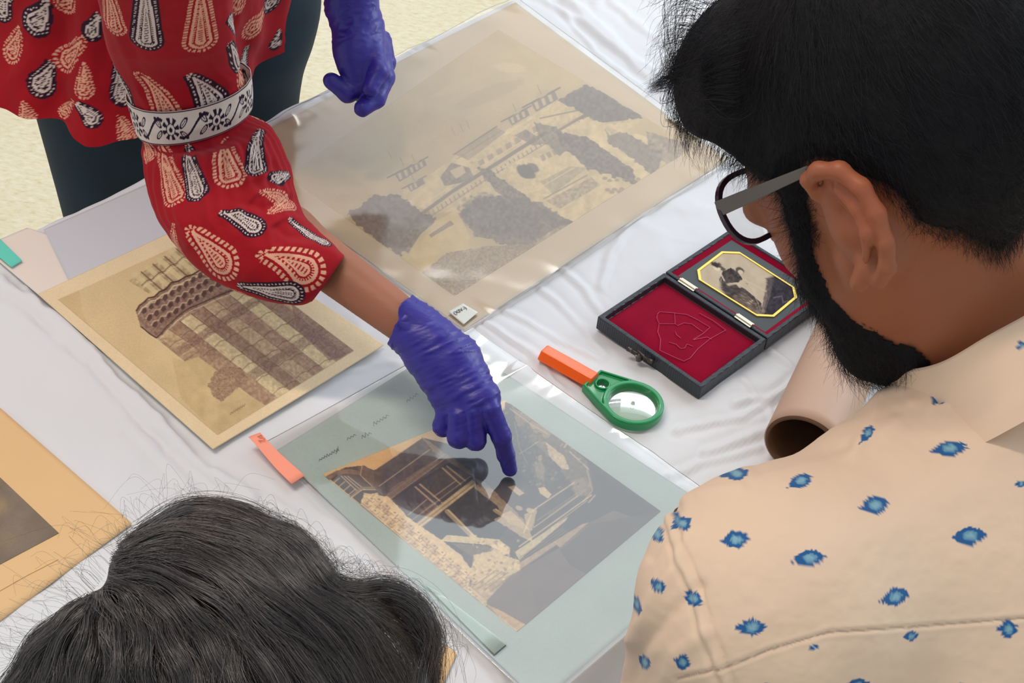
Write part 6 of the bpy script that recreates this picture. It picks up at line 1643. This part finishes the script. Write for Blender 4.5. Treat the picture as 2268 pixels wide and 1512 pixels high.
r = np.random.RandomState(11)
def make(n, spread, curl, laymin, laymax, smin_=0.0, smax_=1.0, seed=0, t0=0.0, t1=1.0):
    r = np.random.RandomState(seed); s = r.uniform(smin_, smax_, n); s = np.where((s > .82) & (r.rand(n) < .5), r.uniform(smin_, .82, n), s); nl = 46; lock = np.floor(s * nl) / nl + .5 / nl; s2 = s * .38 + lock * .62
    G = guide(s2); T_ = np.linspace(0, 1, 26)[None]
    off = r.randn(n, 1) * spread * (.35 + .9 * T_); ph = np.floor(s * nl) * 2.39 + r.rand(n, 1)[:, 0] * .9
    wave_ = curl * (np.sin(T_ * 8.5 + ph[:, None]) * T_ + .4 * np.sin(T_ * 19 + ph[:, None] * 2.1))
    d = np.gradient(G, axis=1); nrm = np.stack([-d[..., 1], d[..., 0]], -1); nrm /= np.linalg.norm(nrm, axis=2, keepdims=True) + 1e-9
    G = G + nrm * (off + wave_ * (.6 + .8 * r.rand(n, 1)))[..., None]
    lay = (r.uniform(laymin, laymax, (n, 1)) * (1 - .2 * T_) + .004 * np.sin(T_ * 11 + ph[:, None] * 1.7) + np.sin(np.floor(s * nl) * 1.9)[:, None] * .006)
    a = int(t0 * 25)
    return at(G[..., 0], G[..., 1], gdepth(G[..., 0], G[..., 1], lay))
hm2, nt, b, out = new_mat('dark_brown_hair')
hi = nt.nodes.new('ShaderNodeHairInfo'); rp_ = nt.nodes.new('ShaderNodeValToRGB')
for k, (p_, c_) in enumerate([(0, (20, 17, 18)), (.55, (44, 37, 36)), (.85, (78, 70, 68)), (1, (112, 104, 104))]):  # paler grey strand colours paint in the highlights of the hair
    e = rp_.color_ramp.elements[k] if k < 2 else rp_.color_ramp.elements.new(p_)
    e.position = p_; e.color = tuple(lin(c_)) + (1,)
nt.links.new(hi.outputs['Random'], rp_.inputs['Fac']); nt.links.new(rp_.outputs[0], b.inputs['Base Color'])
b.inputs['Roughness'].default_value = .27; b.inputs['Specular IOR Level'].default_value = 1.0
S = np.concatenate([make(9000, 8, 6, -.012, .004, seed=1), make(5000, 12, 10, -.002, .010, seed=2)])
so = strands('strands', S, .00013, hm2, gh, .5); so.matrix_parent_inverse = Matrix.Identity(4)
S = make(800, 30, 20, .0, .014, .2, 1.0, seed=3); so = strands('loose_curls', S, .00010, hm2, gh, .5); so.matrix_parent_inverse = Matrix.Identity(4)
# fine hairs standing off the crown and the left side
T = []
for k in range(140):
    u = r.rand(); e_ = r.rand() ** 1.4
    bx_, by_ = np.interp(u, [0, .25, .5, .75, 1], [20, 130, 215, 330, 520]), np.interp(u, [0, .25, .5, .75, 1], [1480, 1350, 1240, 1150, 1112])
    nx, ny = np.interp(u, [0, .5, .8, 1], [-.9, -.8, -.3, .1]), np.interp(u, [0, .5, .8, 1], [-.3, -.55, -.9, -1])
    L = 30 + 110 * e_ * (1 - .55 * u); cu_ = r.randn() * 55
    pts = [(bx_ + 25, by_ + 25), (bx_, by_), (bx_ + nx * L * .5 + cu_ * .3, by_ + ny * L * .5 - cu_ * .2), (bx_ + nx * L + cu_ * .6 + r.randn() * 14, by_ + ny * L + r.randn() * 14), (bx_ + nx * L * .8 + cu_ * 1.5, by_ + ny * L * .9 + 34 * r.rand())]
    K = catmull(np.array(pts), np.linspace(0, 1, 16)); T.append(at(K[:, 0], K[:, 1], gdepth(K[:, 0], K[:, 1]) + r.randn() * .004))
for k in range(260):
    u = r.rand(); bx_, by_ = np.interp(u, [0, .4, .7, 1], [560, 720, 880, 985]), np.interp(u, [0, .4, .7, 1], [1125, 1240, 1300, 1440]); L = 20 + 50 * r.rand()
    pts = [(bx_ - 40, by_ + 20), (bx_, by_), (bx_ + L * .6, by_ - 10 + r.randn() * 14), (bx_ + L + r.randn() * 10, by_ + 26 + r.randn() * 18), (bx_ + L * .9, by_ + 60 + r.randn() * 16)]
    K = catmull(np.array(pts), np.linspace(0, 1, 16)); T.append(at(K[:, 0], K[:, 1], gdepth(K[:, 0], K[:, 1]) + r.randn() * .004))
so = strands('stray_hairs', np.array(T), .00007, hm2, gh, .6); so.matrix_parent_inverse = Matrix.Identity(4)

# long hair over the back of the head and shoulders
bx_, by_, _ = proj(VG); m_ = np.nonzero((by_ > 1530))[0]; i = r.choice(m_, 5000); fl_ = TN * .8 - np.array([0, 0, .5]) - GF * .2; fl_ = fl_ + r.randn(5000, 3) * .10
fl_ = fl_ - (fl_ * NG[i]).sum(1, keepdims=True) * NG[i]; fl_ /= np.linalg.norm(fl_, axis=1, keepdims=True) + 1e-9
T = np.stack([VG[i] + fl_ * (.075 * t) + NG[i] * (.004 + .004 * math.sin(t * 3)) - np.array([0, 0, .02]) * t * t for t in np.linspace(0, 1, 10)], 1)
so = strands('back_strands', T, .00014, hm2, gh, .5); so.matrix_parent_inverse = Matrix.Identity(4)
